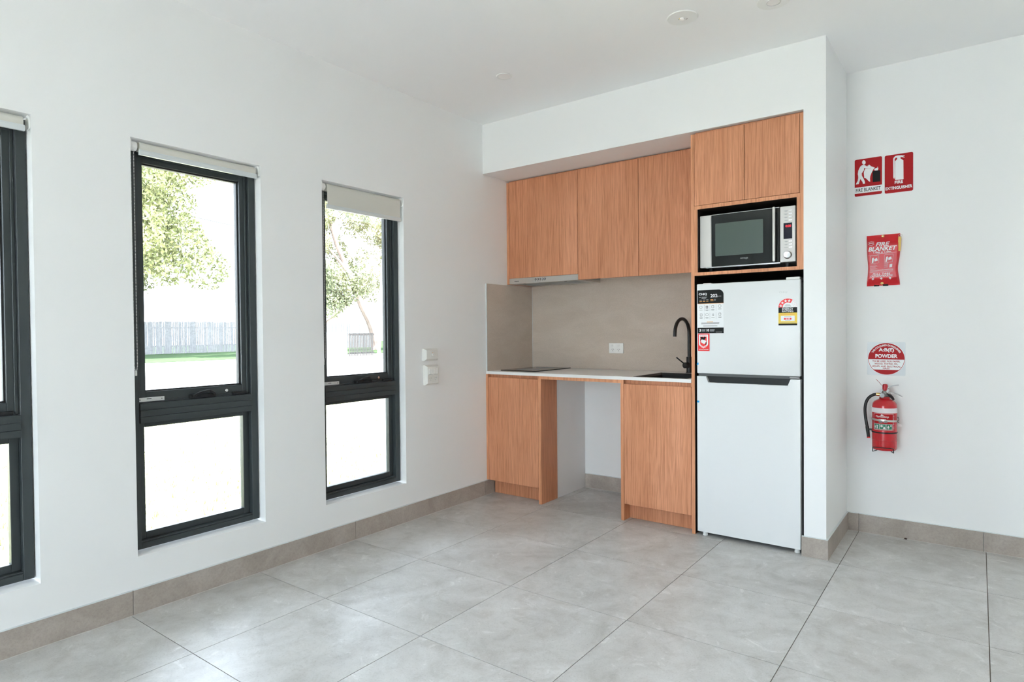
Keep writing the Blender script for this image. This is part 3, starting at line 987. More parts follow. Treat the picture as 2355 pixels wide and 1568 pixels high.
# lower door with the bevelled grip cut into its top edge
mb = MB()
zt, zl, z0 = 0.9205, 0.886, 0.026
front = [(RX0, z0), (RX1, z0), (RX1, zt), (2.0765, zt), (2.0625, zl), (1.6385, zl), (1.6245, zt), (RX0, zt)]
mb.prism(front, lambda u, v, d: Vector((u, d, v)), RF, RF + 0.046)
ld = part('fridge_door', mb, M['fridge'], rf)
mb = MB()
mb.prism([(1.6255, 0.9200), (1.6392, 0.8868), (2.0618, 0.8868), (2.0755, 0.9200)], lambda u, v, d: Vector((u, d, v)), RF + 0.020, RF + 0.045)
part('grip_recess', mb, M['dark'], ld)
mb = MB()
mb.prism([(1.6365, 0.8860), (1.6435, 0.8755), (2.0575, 0.8755), (2.0645, 0.8860)], lambda u, v, d: Vector((u, d, v)), RF - 0.004, RF + 0.003)
part('grip_lip', mb, M['fridge'], ld)
mb = MB()
mb.box(RX0 + 0.006, RX1 - 0.004, RF + 0.010, RF + 0.060, 0.9215, 0.9355)
part('door_gap_trim', mb, M['fbody'], rf)
mb = MB()
mb.box(RX1 - 0.055, RX1 - 0.006, RF + 0.008, RF + 0.05, 0.9235, 0.9335, 0.002)
part('middle_hinge', mb, M['lever'], rf)
mb = MB()
mb.box(RX1 - 0.075, RX1 - 0.006, RF + 0.020, RF + 0.12, 1.4475, 1.461, 0.004)
part('hinge_cover', mb, M['white'], rf)
part('top_cap', MB().box(RX0 + 0.030, RX0 + 0.075, RF + 0.02, RF + 0.05, 1.4475, 1.452, 0.0015), M['white'], rf)
for xx in (RX0 + 0.035, RX1 - 0.022):
    part('foot', MB().cyl((xx, RF + 0.030, 0.0005), (xx, RF + 0.030, 0.032), 0.0145, 0.0115, n=10, bev=0.001), M['white'], rf)
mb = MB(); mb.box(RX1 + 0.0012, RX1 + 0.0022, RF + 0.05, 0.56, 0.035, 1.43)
part('side_strip', mb, M['fbody'], rf)  # thin sheet on the right side, same grey as the body

F = onY(RF)
LX0, LX1, LZ0, LZ1 = 1.5775, 1.7265, 1.1650, 1.4115
def lu(px): return LX0 + (px - 50) / 585.0 * (LX1 - LX0)
def lvz(py): return LZ1 - (py - 66) / 976.0 * (LZ1 - LZ0)
mb = MB(); mb.prism(rect(LX0, LX1, LZ0, LZ1 - 0.03), F, 0.0001, 0.0006)
pl = part('product_label', mb, M['wprint'], rf, 'black and white product sticker reading 202L')
mb = MB()
arc = [(LX0, lvz(370)), (LX1, lvz(370))] + [(LX1 - 0.028 + 0.028 * math.cos(math.radians(a)), LZ1 - 0.028 + 0.028 * math.sin(math.radians(a))) for a in range(0, 91, 10)] + [(LX0, LZ1)]
mb.prism(arc, F, 0.0001, 0.0008)
mb.prism(rect(LX0, LX1, LZ0, lvz(912)), F, 0.0001, 0.0008)
for k, (px, py) in enumerate([(128, 452), (265, 450), (396, 445), (550, 435), (133, 625), (265, 620), (400, 625), (553, 615)]):
    if k in (0, 3, 5, 6):
        mb.prism(disc(lu(px), lvz(py), 0.0085 if k != 6 else 0.006, 18), F, 0.0001, 0.0008)
    else:
        mb.prism(rounded(lu(px - 26), lu(px + 26), lvz(py + 30), lvz(py - 30), 0.002, 2), F, 0.0001, 0.0008)
    for q in range(2 if k % 3 else 1):
        mb.prism(rect(lu(px - 36 + 6 * q), lu(px + 36 - 6 * q), lvz(py + 66 + 14 * q), lvz(py + 60 + 14 * q)), F, 0.0001, 0.0008)
for py, a, b in ((803, 135, 540), (828, 132, 535), (874, 175, 497)):
    mb.prism(rect(lu(a), lu(b), lvz(py + 4), lvz(py - 4)), F, 0.0001, 0.0008)
part('black_print', mb, M['black'], pl)
mb = MB()
for k, (px, py) in enumerate([(128, 452), (265, 450), (396, 445), (550, 435), (133, 625), (265, 620), (400, 625), (553, 615)]):
    if k in (0, 3, 5):
        mb.prism(disc(lu(px), lvz(py), 0.0072, 18), F, 0.0008, 0.0010)
    elif k == 1 or k == 6:
        mb.prism(rect(lu(px - 30), lu(px + 30), lvz(py + 6), lvz(py - 6)), F, 0.0008, 0.0010)
        mb.prism(rect(lu(px - 6), lu(px + 6), lvz(py + 28), lvz(py - 28)), F, 0.0008, 0.0010)
    else:
        mb.prism(rounded(lu(px - 20), lu(px + 20), lvz(py + 24), lvz(py - 24), 0.0015, 2), F, 0.0008, 0.0010)
put_text(mb, 'CHiQ', lu(80), lvz(190), lu(265) - lu(80), lvz(130) - lvz(190), F, 0.0011, 0.035)
put_text(mb, '202', lu(345), lvz(237), lu(500) - lu(345), lvz(160) - lvz(237), F, 0.0011, 0.02)
put_text(mb, 'L', lu(505), lvz(228), lu(525) - lu(505), lvz(198) - lvz(228), F, 0.0011, 0.02)
put_text(mb, '3', lu(90), lvz(1000), lu(132) - lu(90), lvz(945) - lvz(1000), F, 0.0011, 0.03)
put_text(mb, '10', lu(255), lvz(1000), lu(312) - lu(255), lvz(945) - lvz(1000), F, 0.0011, 0.03)
part('white_print', mb, M['wprint'], pl, fix=False)
mb = MB()
for px in (203, 332, 468):
    for a, b in ((395, 540), (575, 720)):
        mb.prism(rect(lu(px - 2), lu(px + 2), lvz(b), lvz(a)), F, 0.0001, 0.0008)
for a, b, py in ((97, 152, 290), (175, 228, 287), (250, 300, 285), (425, 465, 283), (428, 460, 310), (150, 232, 958), (150, 225, 975), (150, 228, 992), (330, 436, 958), (330, 430, 975), (330, 425, 992), (85, 130, 228), (145, 270, 222), (145, 255, 240), (145, 240, 256), (535, 585, 214), (460, 598, 1012)):
    mb.prism(rect(lu(a), lu(b), lvz(py + 5), lvz(py - 5)), F, 0.0001, 0.0010)
part('grey_print', mb, M['grey'], pl)
mb = MB()
mb.prism(rect(LX0, LX1, lvz(376), lvz(368)), F, 0.0001, 0.0011)
for a, b, py in ((95, 152, 322), (175, 228, 319), (250, 300, 317), (345, 408, 286), (345, 415, 312), (262, 402, 784)):
    mb.prism(rect(lu(a), lu(b), lvz(py + 6), lvz(py - 6)), F, 0.0001, 0.0011)
part('orange_print', mb, M['orange'], pl)

# red emblem sticker
EX0, EX1, EZ0, EZ1 = 1.5790, 1.6465, 1.0650, 1.1640
def eu(px): return EX0 + (px - 55) / 267.0 * (EX1 - EX0)
def ev(py): return EZ1 - (py - 1045) / 400.0 * (EZ1 - EZ0)
E2 = lambda L_: [(eu(x), ev(y)) for x, y in L_]
mb = MB(); mb.prism(rect(EX0, EX1, EZ0, EZ1), F, 0.0001, 0.0006)
em = part('emblem_sticker', mb, M['brightred'], rf, 'red sticker with a white shield and a rider emblem')
mb = MB()
sh = [(78, 1068), (288, 1068), (288, 1290), (270, 1325), (235, 1358), (183, 1385), (131, 1358), (96, 1325), (78, 1290)]
mb.prism(E2(sh), F, 0.0006, 0.0008)
put_text(mb, 'OFFICIAL PARTNER', eu(78), ev(1418), eu(296) - eu(78), ev(1398) - ev(1418), F, 0.0008, 0.03)
shield = part('shield', mb, M['wprint'], em, fix=False)
mb = MB()
mb.prism(E2([(108, 1118), (258, 1118), (258, 1282), (240, 1312), (183, 1345), (126, 1312), (108, 1282)]), F, 0.0008, 0.0010)
put_text(mb, 'ST GEORGE', eu(105), ev(1108), eu(258) - eu(105), ev(1088) - ev(1108), F, 0.0010, 0.03)
vs, fs, asp = text2d('ILLAWARRA', 0.03)
mb.flat([(eu(112 + 142 * x), ev(1366 - 22 * y - 110 * (x - 0.5) ** 2), 0.0010) for x, y in vs], fs, F)
part('red_print', mb, M['brightred'], em, fix=False)
mb = MB()
mb.prism(E2([(112, 1135), (140, 1118), (190, 1135), (210, 1112), (240, 1130), (228, 1165), (205, 1190), (150, 1190), (128, 1180), (110, 1215), (102, 1195), (125, 1165)]), F, 0.0010, 0.0012)
mb.prism(E2([(225, 1230), (250, 1240), (258, 1262), (240, 1320), (228, 1300), (240, 1265)]), F, 0.0010, 0.0012)
part('black_print', mb, M['black'], em, fix=False)
mb = MB()
mb.prism(E2([(128, 1195), (150, 1180), (200, 1190), (235, 1205), (245, 1235), (225, 1260), (210, 1285), (185, 1270), (180, 1295), (165, 1262), (140, 1258), (125, 1230)]), F, 0.0010, 0.0013)
part('white_print', mb, M['wprint'], em, fix=False)

# energy rating label
NX0, NX1 = 2.0165, 2.1105
ncx, nr = (NX0 + NX1) / 2, (NX1 - NX0) / 2
NZb = 1.3005
mb = MB()
mb.prism([(ncx + nr * math.cos(math.radians(a)), NZb + nr * math.sin(math.radians(a))) for a in range(0, 181, 6)] + [(NX0, 1.204), (NX1, 1.204)], F, 0.0001, 0.0006)
en = part('energy_label', mb, M['wprint'], rf, 'half-round star energy rating label')
def sector(r0, r1, a0, a1, n=24):
    A = [math.radians(a0 + (a1 - a0) * i / n) for i in range(n + 1)]
    return [(ncx + r1 * math.cos(a), NZb + r1 * math.sin(a)) for a in A] + [(ncx + r0 * math.cos(a), NZb + r0 * math.sin(a)) for a in reversed(A)]
mb = MB()
mb.prism(sector(nr * 0.54, nr * 0.985, 58, 179.5), F, 0.0006, 0.0009)
mb.prism(rect(ncx - 0.0185, ncx + 0.0185, 1.2350, 1.2450), F, 0.0009, 0.0012)
for k in range(12):
    a = 4 + k * 4.5
    mb.prism(sector(nr * 0.965, nr * 0.985, a, a + 2, 2), F, 0.0006, 0.0009)
for a0 in (12, 38):
    sx, sz = ncx + nr * 0.76 * math.cos(math.radians(a0)), NZb + nr * 0.76 * math.sin(math.radians(a0))
    for k in range(5):
        mb.prism(disc(sx + 0.0065 * math.cos(math.radians(90 + 72 * k)), sz + 0.0065 * math.sin(math.radians(90 + 72 * k)), 0.0010, 6), F, 0.0006, 0.0009)
part('red_print', mb, M['brightred'], en)
mb = MB()
mb.prism(rect(NX0 + 0.0006, NX1 - 0.0006, 1.2720, NZb), F, 0.0006, 0.0009)
mb.prism(rect(NX0 + 0.0006, NX1 - 0.0006, 1.2050, 1.2150), F, 0.0006, 0.0009)
for q, zz in enumerate((1.3150, 1.3100, 1.3055)):
    mb.prism(rect(ncx - 0.011 - 0.003 * q, ncx + 0.011 + 0.003 * q, zz - 0.0006, zz + 0.0006), F, 0.0006, 0.0008)
part('black_print', mb, M['black'], en)
mb = MB(); mb.prism(rect(NX0 + 0.0006, NX1 - 0.0006, 1.2150, 1.2720), F, 0.0006, 0.0009)
part('yellow_print', mb, M['yellow'], en)
mb = MB()
mb.prism(rounded(ncx - 0.0345, ncx + 0.0345, 1.2280, 1.2560, 0.001, 2), F, 0.0009, 0.0010)
def star(cx, cz, r, rot):
    return [(cx + (r if i % 2 == 0 else r * 0.42) * math.cos(math.radians(rot + 36 * i)), cz + (r if i % 2 == 0 else r * 0.42) * math.sin(math.radians(rot + 36 * i))) for i in range(10)]
for a0 in (166, 137, 107, 78):
    mb.prism(star(ncx + nr * 0.76 * math.cos(math.radians(a0)), NZb + nr * 0.76 * math.sin(math.radians(a0)), 0.0085, 90), F, 0.0009, 0.0012)
put_text(mb, 'ENERGY', ncx - 0.0275, 1.2875, 0.055, 0.0105, F, 0.0012, 0.015)
put_text(mb, 'RATING', ncx - 0.0275, 1.2748, 0.055, 0.0105, F, 0.0012, 0.015)
part('white_print', mb, M['wprint'], en, fix=False)
mb = MB(); put_text(mb, '218', ncx - 0.0105, 1.2362, 0.021, 0.0076, F, 0.0016, 0.03)
part('rating_number', mb, M['wprint'], en, fix=False)
mb = MB()
for zz, wd in ((1.2665, 0.026), (1.2620, 0.034)):
    mb.prism(rect(ncx - wd, ncx + wd, zz - 0.001, zz + 0.001), F, 0.0009, 0.0011)
part('orange_print', mb, M['orange'], en)
mb = MB()
for zz, wd in ((1.2520, 0.018), (1.2315, 0.013), (1.2200, 0.040)):
    mb.prism(rect(ncx - wd, ncx + wd, zz - 0.0007, zz + 0.0007), F, 0.0010, 0.0012)
part('grey_print', mb, M['grey'], en)
mb = MB(); put_text(mb, 'CHiQ', 2.0205, 1.3755, 0.0410, 0.0105, F, 0.0004, 0.01)
part('door_lettering', mb, M['lgrey'], rf, fix=False)
part('blue_tape', MB().obox((1.5775, RF - 0.0005, 0.9905), (0.0045, 0, 0.0005), (0, 0.0005, 0), (0.001, 0, 0.0065)), M['bluetape'], rf, 'scrap of blue tape on the freezer door edge')
part('blue_tape', MB().obox((1.5790, RF - 0.0005, 0.7735), (0.0062, 0, -0.0006), (0, 0.0005, 0), (0.0008, 0, 0.0055)), M['bluetape'], rf, 'scrap of blue tape on the lower door edge')

# ================================================================== WALL FITTINGS
def slots(mb, f, cx, cz, s, d0=0.0, d1=0.0006):
    for dx, rot in ((-0.0065, 30), (0.0065, -30)):
        a = math.radians(rot)
        hx, hz = 0.0011 * s, 0.0040 * s
        P = [(-hx, -hz), (hx, -hz), (hx, hz), (-hx, hz)]
        mb.prism([(cx + dx * s + p * math.cos(a) + q * math.sin(a), cz + 0.003 * s - p * math.sin(a) + q * math.cos(a)) for p, q in P], f, d0, d1)
    mb.prism(rect(cx - 0.0011 * s, cx + 0.0011 * s, cz - 0.012 * s, cz - 0.0045 * s), f, d0, d1)

# double outlet on the splashback
SPY = RY - 0.012
po = thing('power_outlet', 'white double power point on the taupe splashback', 'power outlet', (0.753, SPY, 1.018))
part('plate', MB().box(0.6955, 0.8110, SPY - 0.0095, SPY - 0.0003, 1.0185, 1.0935, 0.003), M['white'], po, smooth=True)
f = onY(SPY - 0.0095)
mb = MB()
slots(mb, f, 0.727, 1.046, 1.0); slots(mb, f, 0.7745, 1.046, 1.0)
part('socket_slots', mb, M['dark'], po)
for cx in (0.7225, 0.7735):
    part('switch', MB().box(cx - 0.008, cx + 0.008, SPY - 0.0125, SPY - 0.009, 1.068, 1.083, 0.0025), M['white'], po, smooth=True)

def onX(u, v, d): return Vector((0.0 + d, u, v))
def block(name, label, y0, y1, z0, z1):
    r = thing(name, label, 'power outlet', (0, (y0 + y1) / 2, z0))
    mb = MB()
    d = 0.030
    o = [(y0, z0), (y1, z0), (y1, z1), (y0, z1)]
    i = 0.011
    q = [(y0 + i, z0 + i), (y1 - i, z0 + i), (y1 - i, z1 - i), (y0 + i, z1 - i)]
    A = [mb.bm.verts.new(onX(u, v, 0.0003)) for u, v in o]
    B = [mb.bm.verts.new(onX(u, v, 0.016)) for u, v in o]
    C = [mb.bm.verts.new(onX(u, v, d)) for u, v in q]
    for P, Q in ((A, B), (B, C)):
        for k in range(4): mb.bm.faces.new((P[k], P[(k + 1) % 4], Q[(k + 1) % 4], Q[k]))
    mb.bm.faces.new(C); mb.bm.faces.new(list(reversed(A)))
    part('block', mb, M['cream'], r)
    return r, d
r, d = block('antenna_outlet', 'small white aerial socket on the window wall, upper of two plates', -0.633, -0.508, 1.001, 1.079)
part('surround', MB().box(d, d + 0.002, -0.588, -0.553, 1.022, 1.060, 0.0008), M['cream'], r)
part('socket', MB().lathe([(0.008, 0), (0.008, 0.007), (0.004, 0.007), (0.004, 0.0)], (d + 0.002, -0.5705, 1.041), 18, 'X'), M['white'], r, smooth=True)
part('red_dot', MB().box(d + 0.002, d + 0.0028, -0.572, -0.566, 1.0505, 1.0535), M['orange'], r)
r, d = block('power_outlet', 'white double power point on the window wall, lower of two plates', -0.626, -0.502, 0.843, 0.972)
for cy in (-0.587, -0.541):
    part('switch', MB().box(d, d + 0.0045, cy - 0.018, cy + 0.018, 0.913, 0.949, 0.0015), M['white'], r)
mb = MB()
g_ = lambda u, v, dd: Vector((d + dd, u, v))
for cy in (-0.587, -0.541): slots(mb, g_, cy, 0.885, 1.1)
part('socket_slots', mb, M['grey'], r)
mb = MB()
for cy in (-0.587, -0.541): mb.box(d, d + 0.0008, cy - 0.017, cy + 0.017, 0.9105, 0.9125)
part('painted_shadow_gap', mb, M['grey'], r)  # grey strips painted in as the shadow below each switch

# --- safety signs on the niche wall
NF = onY(DY)
def quad(px, c, tl, tr, br, bl):
    """zoomed-photo point -> plate (u,v); corners in the same pixels"""
    x, y = px
    t = (x - (tl[0] + bl[0]) / 2) / ((tr[0] + br[0]) / 2 - (tl[0] + bl[0]) / 2)
    yt = tl[1] + t * (tr[1] - tl[1]); yb = bl[1] + t * (br[1] - bl[1])
    s = (yb - y) / (yb - yt)
    return (c[0] + t * (c[1] - c[0]), c[2] + s * (c[3] - c[2]))

S1 = (2.2905, 2.4285, 1.9515, 2.1645)
K1 = ((285, 425), (988, 325), (998, 1295), (295, 1372))
q1 = lambda L_: [quad(p, S1, *K1) for p in L_]
sg = thing('safety_sign', 'red and white FIRE BLANKET sign with a stooping figure', 'sign', (2.36, DY, S1[2]))
mb = MB(); mb.prism(rounded(S1[0] - 0.003, S1[1] + 0.004, S1[2] - 0.003, S1[3] + 0.003, 0.006), NF, 0.0003, 0.0018)
part('backing', mb, M['wprint'], sg)
mb = MB()
vb = S1[2] + 0.0165; vt = S1[2] + 0.0520
top = [(S1[0], vt), (S1[1], vt)] + [p for p in rounded(S1[0], S1[1], vt, S1[3], 0.008) if p[1] > vt + 0.02]
mb.prism(top, NF, 0.0018, 0.0022)
bot = [p for p in rounded(S1[0], S1[1], S1[2], S1[3], 0.008) if p[1] < S1[2] + 0.03]
k = [i for i, p in enumerate(bot) if p[0] > (S1[0] + S1[1]) / 2]
right = [p for p in bot if p[0] > 2.36]; left = [p for p in bot if p[0] < 2.36]
mb.prism(right + [(S1[1], vb), (S1[0], vb)] + left, NF, 0.0018, 0.0022)
part('red_field', mb, M['red'], sg)
mb = MB()
mb.prism(q1([(530 + 46 * math.cos(a), 486 + 57 * math.sin(a)) for a in [2 * math.pi * i / 20 for i in range(20)]]), NF, 0.0022, 0.0026)
mb.prism(q1([(520, 548), (560, 560), (610, 590), (690, 592), (712, 610), (700, 645), (640, 645), (570, 640), (540, 625), (530, 690), (500, 730), (475, 770), (480, 830), (520, 900), (550, 960), (560, 1030), (505, 1038), (495, 990), (440, 910), (395, 1045), (320, 1052), (370, 960), (385, 880), (382, 830), (372, 790), (385, 700), (410, 640), (440, 590), (480, 560)]), NF, 0.0022, 0.0026)
mb.prism(q1([(600, 578), (640, 572), (665, 540), (715, 585), (810, 622), (765, 680), (725, 760), (695, 840), (688, 900), (692, 985), (655, 970), (620, 930), (580, 895), (540, 885), (535, 820), (528, 750), (545, 690), (570, 648), (700, 650), (715, 608)]), NF, 0.0022, 0.0025)
mb.prism(q1([(805, 655), (830, 640), (850, 628), (875, 630), (878, 595), (895, 615), (890, 640), (905, 645), (895, 665), (885, 692), (810, 698), (798, 675)]), NF, 0.0022, 0.0026)
part('white_print', mb, M['wprint'], sg, fix=False)
mb = MB()
mb.prism(q1([(752, 712), (950, 686), (952, 978), (758, 1000)]), NF, 0.0022, 0.0025)
put_text(mb, 'FIRE BLANKET', S1[0] + 0.0065, S1[2] + 0.0245, 0.125, 0.0200, NF, 0.0023, 0.008)
part('black_print', mb, M['black'], sg, fix=False)

S2 = (2.4415, 2.5780, 1.9485, 2.1625)
K2 = ((1052, 325), (1787, 215), (1795, 1215), (1065, 1295))
q2 = lambda L_: [quad(p, S2, *K2) for p in L_]
sg = thing('safety_sign', 'red FIRE EXTINGUISHER sign with a white cylinder symbol', 'sign', (2.51, DY, S2[2]))
mb = MB(); mb.prism(rounded(S2[0] - 0.004, S2[1] + 0.002, S2[2] - 0.002, S2[3] + 0.002, 0.006), NF, 0.0003, 0.0018)
part('backing', mb, M['wprint'], sg)
mb = MB(); mb.prism(rounded(S2[0], S2[1], S2[2], S2[3], 0.008), NF, 0.0018, 0.0022)
part('red_field', mb, M['red'], sg)
mb = MB()
mb.prism(q2([(1332, 945), (1330, 460), (1382, 405), (1382, 362), (1470, 352), (1470, 390), (1543, 435), (1548, 920)]), NF, 0.0022, 0.0026)
mb.prism(q2([(1280, 395), (1300, 360), (1340, 325), (1400, 310), (1575, 302), (1572, 318), (1500, 322), (1575, 350), (1572, 364), (1480, 350), (1385, 362), (1340, 375), (1318, 410), (1325, 870), (1305, 920), (1285, 875)]), NF, 0.0022, 0.0025)
put_text(mb, 'FIRE', (S2[0] + S2[1]) / 2 + 0.0005, S2[2] + 0.0485, 0.040, 0.0170, NF, 0.0026, 0.035, align='C')
put_text(mb, 'EXTINGUISHER', (S2[0] + S2[1]) / 2, S2[2] + 0.0180, 0.1290, 0.0175, NF, 0.0026, 0.035, align='C')
part('white_print', mb, M['wprint'], sg, fix=False)

# --- round powder sticker
st = thing('safety_sticker', 'round red and white A:B(E) POWDER sticker on a pale square', 'sticker', (2.45, DY, 0.917))
mb = MB(); mb.prism(rounded(2.3545, 2.5425, 0.9165, 1.1065, 0.006), NF, 0.0003, 0.0009)
part('backing', mb, M['sticker'], st)
cx, cz, cr = 2.4495, 1.0110, 0.0900
def seg(r, z0, z1, n=30):
    pts = []
    a0, a1 = math.asin(max(-1, min(1, z0 / r))), math.asin(max(-1, min(1, z1 / r)))
    for i in range(n + 1):
        a = a0 + (a1 - a0) * i / n
        pts.append((cx + r * math.cos(a), cz + r * math.sin(a)))
    for i in range(n + 1):
        a = a1 + (a0 - a1) * i / n
        pts.append((cx - r * math.cos(a), cz + r * math.sin(a)))
    out_ = []
    for p in pts:
        if not out_ or (abs(p[0] - out_[-1][0]) + abs(p[1] - out_[-1][1])) > 1e-6: out_.append(p)
    if abs(out_[0][0] - out_[-1][0]) + abs(out_[0][1] - out_[-1][1]) < 1e-6: out_.pop()
    return out_
mb = MB(); mb.prism(disc(cx, cz, cr + 0.002, 64), NF, 0.0009, 0.0010)
part('white_rim', mb, M['wprint'], st)
mb = MB()
mb.prism(disc(cx, cz, cr, 64), NF, 0.0010, 0.0012)
part('red_disc', mb, M['red'], st)
mb = MB()
mb.prism(seg(cr * 0.972, -0.0620, -0.0035), NF, 0.0012, 0.0014)
put_text(mb, 'A:B(E)', cx + 0.0005, cz + 0.0365, 0.076, 0.0250, NF, 0.0013, 0.03, align='C')
put_text(mb, 'POWDER', cx + 0.001, cz + 0.0050, 0.109, 0.0220, NF, 0.0013, 0.035, align='C')
vs, fs, asp = text2d('THIS COLOURED EXTINGUISHER', 0.025)
aw = 126.0
def bend(x, y):
    a = math.radians(90 + aw / 2 - aw * x)
    rr = cr * 0.80 + y * 0.0105
    return (cx + rr * math.cos(a), cz + rr * math.sin(a), 0.0013)
mb.flat([bend(x, y) for x, y in vs], fs, NF)
part('white_print', mb, M['wprint'], st, fix=False)
mb = MB()
for s_, z_, wd in (('TO BE USED FOR PAPER,', -0.0205, 0.137), ('WOOD, TEXTILE, OIL,', -0.0350, 0.116), ('LIQUID, AND ELECTRICAL', -0.0495, 0.142), ('FIRES', -0.0610, 0.032)):
    put_text(mb, s_, cx, cz + z_ + (0.0015 if ',' not in s_ else 0.0), wd, 0.0095 if ',' not in s_ else 0.0115, NF, 0.0015, 0.02, align='C')
part('red_print', mb, M['red'], st, fix=False)

# --- fire blanket pouch
fb = thing('fire_blanket', 'red vinyl fire blanket pouch hanging on the niche wall', 'fire blanket', (2.435, DY, 1.43))
BX0, BX1, BZ_0, BZ_1 = 2.3525, 2.5170, 1.4295, 1.7175
def pouch(u, v):
    pinch = 0.040 * math.exp(-((v - 0.36) / 0.22) ** 2)
    pr = 0.065 * math.exp(-((v - 0.32) / 0.20) ** 2)
    x0 = BX0 + (BX1 - BX0) * pinch
    x1 = BX1 - (BX1 - BX0) * pr
    e = min(u, 1 - u)
    fu = min(1.0, (max(0.0, e) / 0.055)) ; fu = fu * fu * (3 - 2 * fu)
    gv = min(1.0, min(v / 0.16, (1 - v) / 0.22)); gv = gv * gv * (3 - 2 * gv)
    wr = 0.0016 * math.sin(14 * u + 9 * v) * math.sin(21 * v - 5 * u) * (1 if (v < 0.14 or v > 0.86 or e < 0.05) else 0.0)
    dep = 0.004 + 0.020 * fu * gv + wr
    zb = BZ_0 - 0.002 * (1 - u)
    return x0 + u * (x1 - x0), zb + v * (BZ_1 - zb), max(0.0025, dep)
mb = MB()
nu, nv = 64, 64
Gf = [[mb.bm.verts.new((lambda p: NF(p[0], p[1], p[2]))(pouch(i / nu, j / nv))) for i in range(nu + 1)] for j in range(nv + 1)]
Gb = [[mb.bm.verts.new((lambda p: NF(p[0], p[1], 0.0005))(pouch(i / nu, j / nv))) for i in range(nu + 1)] for j in range(nv + 1)]
for j in range(nv):
    for i in range(nu):
        mb.bm.faces.new((Gf[j][i], Gf[j][i + 1], Gf[j + 1][i + 1], Gf[j + 1][i]))
        mb.bm.faces.new((Gb[j][i], Gb[j + 1][i], Gb[j + 1][i + 1], Gb[j][i + 1]))
for i in range(nu):
    mb.bm.faces.new((Gf[0][i], Gb[0][i], Gb[0][i + 1], Gf[0][i + 1])); mb.bm.faces.new((Gf[nv][i], Gf[nv][i + 1], Gb[nv][i + 1], Gb[nv][i]))
for j in range(nv):
    mb.bm.faces.new((Gf[j][0], Gf[j + 1][0], Gb[j + 1][0], Gb[j][0])); mb.bm.faces.new((Gf[j][nu], Gb[j][nu], Gb[j + 1][nu], Gf[j + 1][nu]))
part('pouch', mb, M['pouch'], fb, smooth=True)
def PF(u, v, d):
    x, z, dep = pouch(u, v)
    return NF(x, z, dep + d)
def bu(px): return (px - 250) / 800.0
def bv(py): return (1425 - py) / 1215.0
mb = MB()
D_ = 0.0024
put_text(mb, 'FIRE', bu(478), bv(488), bu(815) - bu(478), bv(392) - bv(488), PF, D_, 0.03, 0.25)
put_text(mb, 'BLANKET', bu(300), bv(600), bu(985) - bu(300), bv(497) - bv(600), PF, D_, 0.03, 0.25)
put_text(mb, '1.0m x 1.0m', bu(425), bv(652), bu(848) - bu(425), bv(606) - bv(652), PF, D_, 0.02)
put_text(mb, 'PULL TABS', bu(395), bv(1172), bu(858) - bu(395), bv(1126) - bv(1172), PF, D_, 0.02, 0.25)
put_text(mb, 'DOWNWARDS', bu(340), bv(1222), bu(912) - bu(340), bv(1176) - bv(1222), PF, D_, 0.02, 0.25)
def pb(pts): mb.prism([(bu(x), bv(y)) for x, y in pts], PF, 0.0002, D_)
for ax in (405, 622, 838):
    pb([(ax - 20, 1238), (ax + 20, 1238), (ax + 20, 1256), (ax + 38, 1256), (ax, 1290), (ax - 38, 1256), (ax - 20, 1256)])
pb([(300, 372), (372, 355), (445, 372), (445, 380), (372, 364), (300, 380)])
pb([(300, 420), (372, 452), (445, 420), (445, 430), (372, 463), (300, 430)])
pb([(312, 392), (432, 392), (432, 408), (312, 408)])
for (x0, y0, x1, y1) in ((345, 705, 555, 890), (695, 695, 905, 880)):
    for q in ((x0, y0, x1, y0 + 4), (x0, y1 - 4, x1, y1), (x0, y0, x0 + 5, y1), (x1 - 5, y0, x1, y1)):
        pb([(q[0], q[1]), (q[2], q[1]), (q[2], q[3]), (q[0], q[3])])
    pb([(x0 + 25, y1 - 10), (x0 + 40, y0 + 60), (x0 + 75, y0 + 45), (x0 + 85, y0 + 90), (x0 + 60, y1 - 10)])
    pb([(x0 + 95, y0 + 80), (x0 + 160, y0 + 55), (x0 + 180, y0 + 120), (x0 + 100, y0 + 140)])
pb([(520, 668), (745, 660), (745, 668), (520, 676)])
pb([(295, 700), (520, 688), (520, 691), (295, 703)])
pb([(750, 662), (975, 655), (975, 658), (750, 665)])
pb([(838, 930), (905, 925), (905, 1005), (838, 1008)])
for k, yy in enumerate((918, 945, 962, 985, 1005, 1025)):
    pb([(320, yy + 4), (320 + 150 + 35 * (k % 3), yy), (320 + 150 + 35 * (k % 3), yy + 3), (320, yy + 7)])
for k, yy in enumerate((895, 915, 935, 955, 975, 1000)):
    pb([(692, yy), (800, yy - 3), (800, yy), (692, yy + 3)])
for yy in (1055, 1075, 1105):
    pb([(315, yy), (940, yy - 12), (940, yy - 6), (315, yy + 6)])
part('white_print', mb, M['wprint'], fb, fix=False)
x_, z_, d_ = pouch(bu(645), 0.97)
part('eyelet', MB().lathe([(0.0030, -0.0005), (0.0050, -0.0010), (0.0080, -0.0025), (0.0085, -0.0005), (0.0085, 0.0)], (x_, DY - d_, z_), 24, 'Y'), M['brass'], fb, smooth=True)
part('hook', MB().tube([(x_, DY - 0.0005, z_ + 0.001), (x_, DY - d_ - 0.008, z_ + 0.001), (x_, DY - d_ - 0.009, z_ + 0.006)], 0.0020, 8), M['chrome'], fb, smooth=True)
x_, z_, d_ = pouch(bu(622), bv(1368))
part('press_stud', MB().lathe([(0.0085, 0.0), (0.0080, -0.0025), (0.005, -0.0042), (0.0, -0.0046)], (x_, DY - d_ + 0.0005, z_), 24, 'Y'), M['brass'], fb, smooth=True)
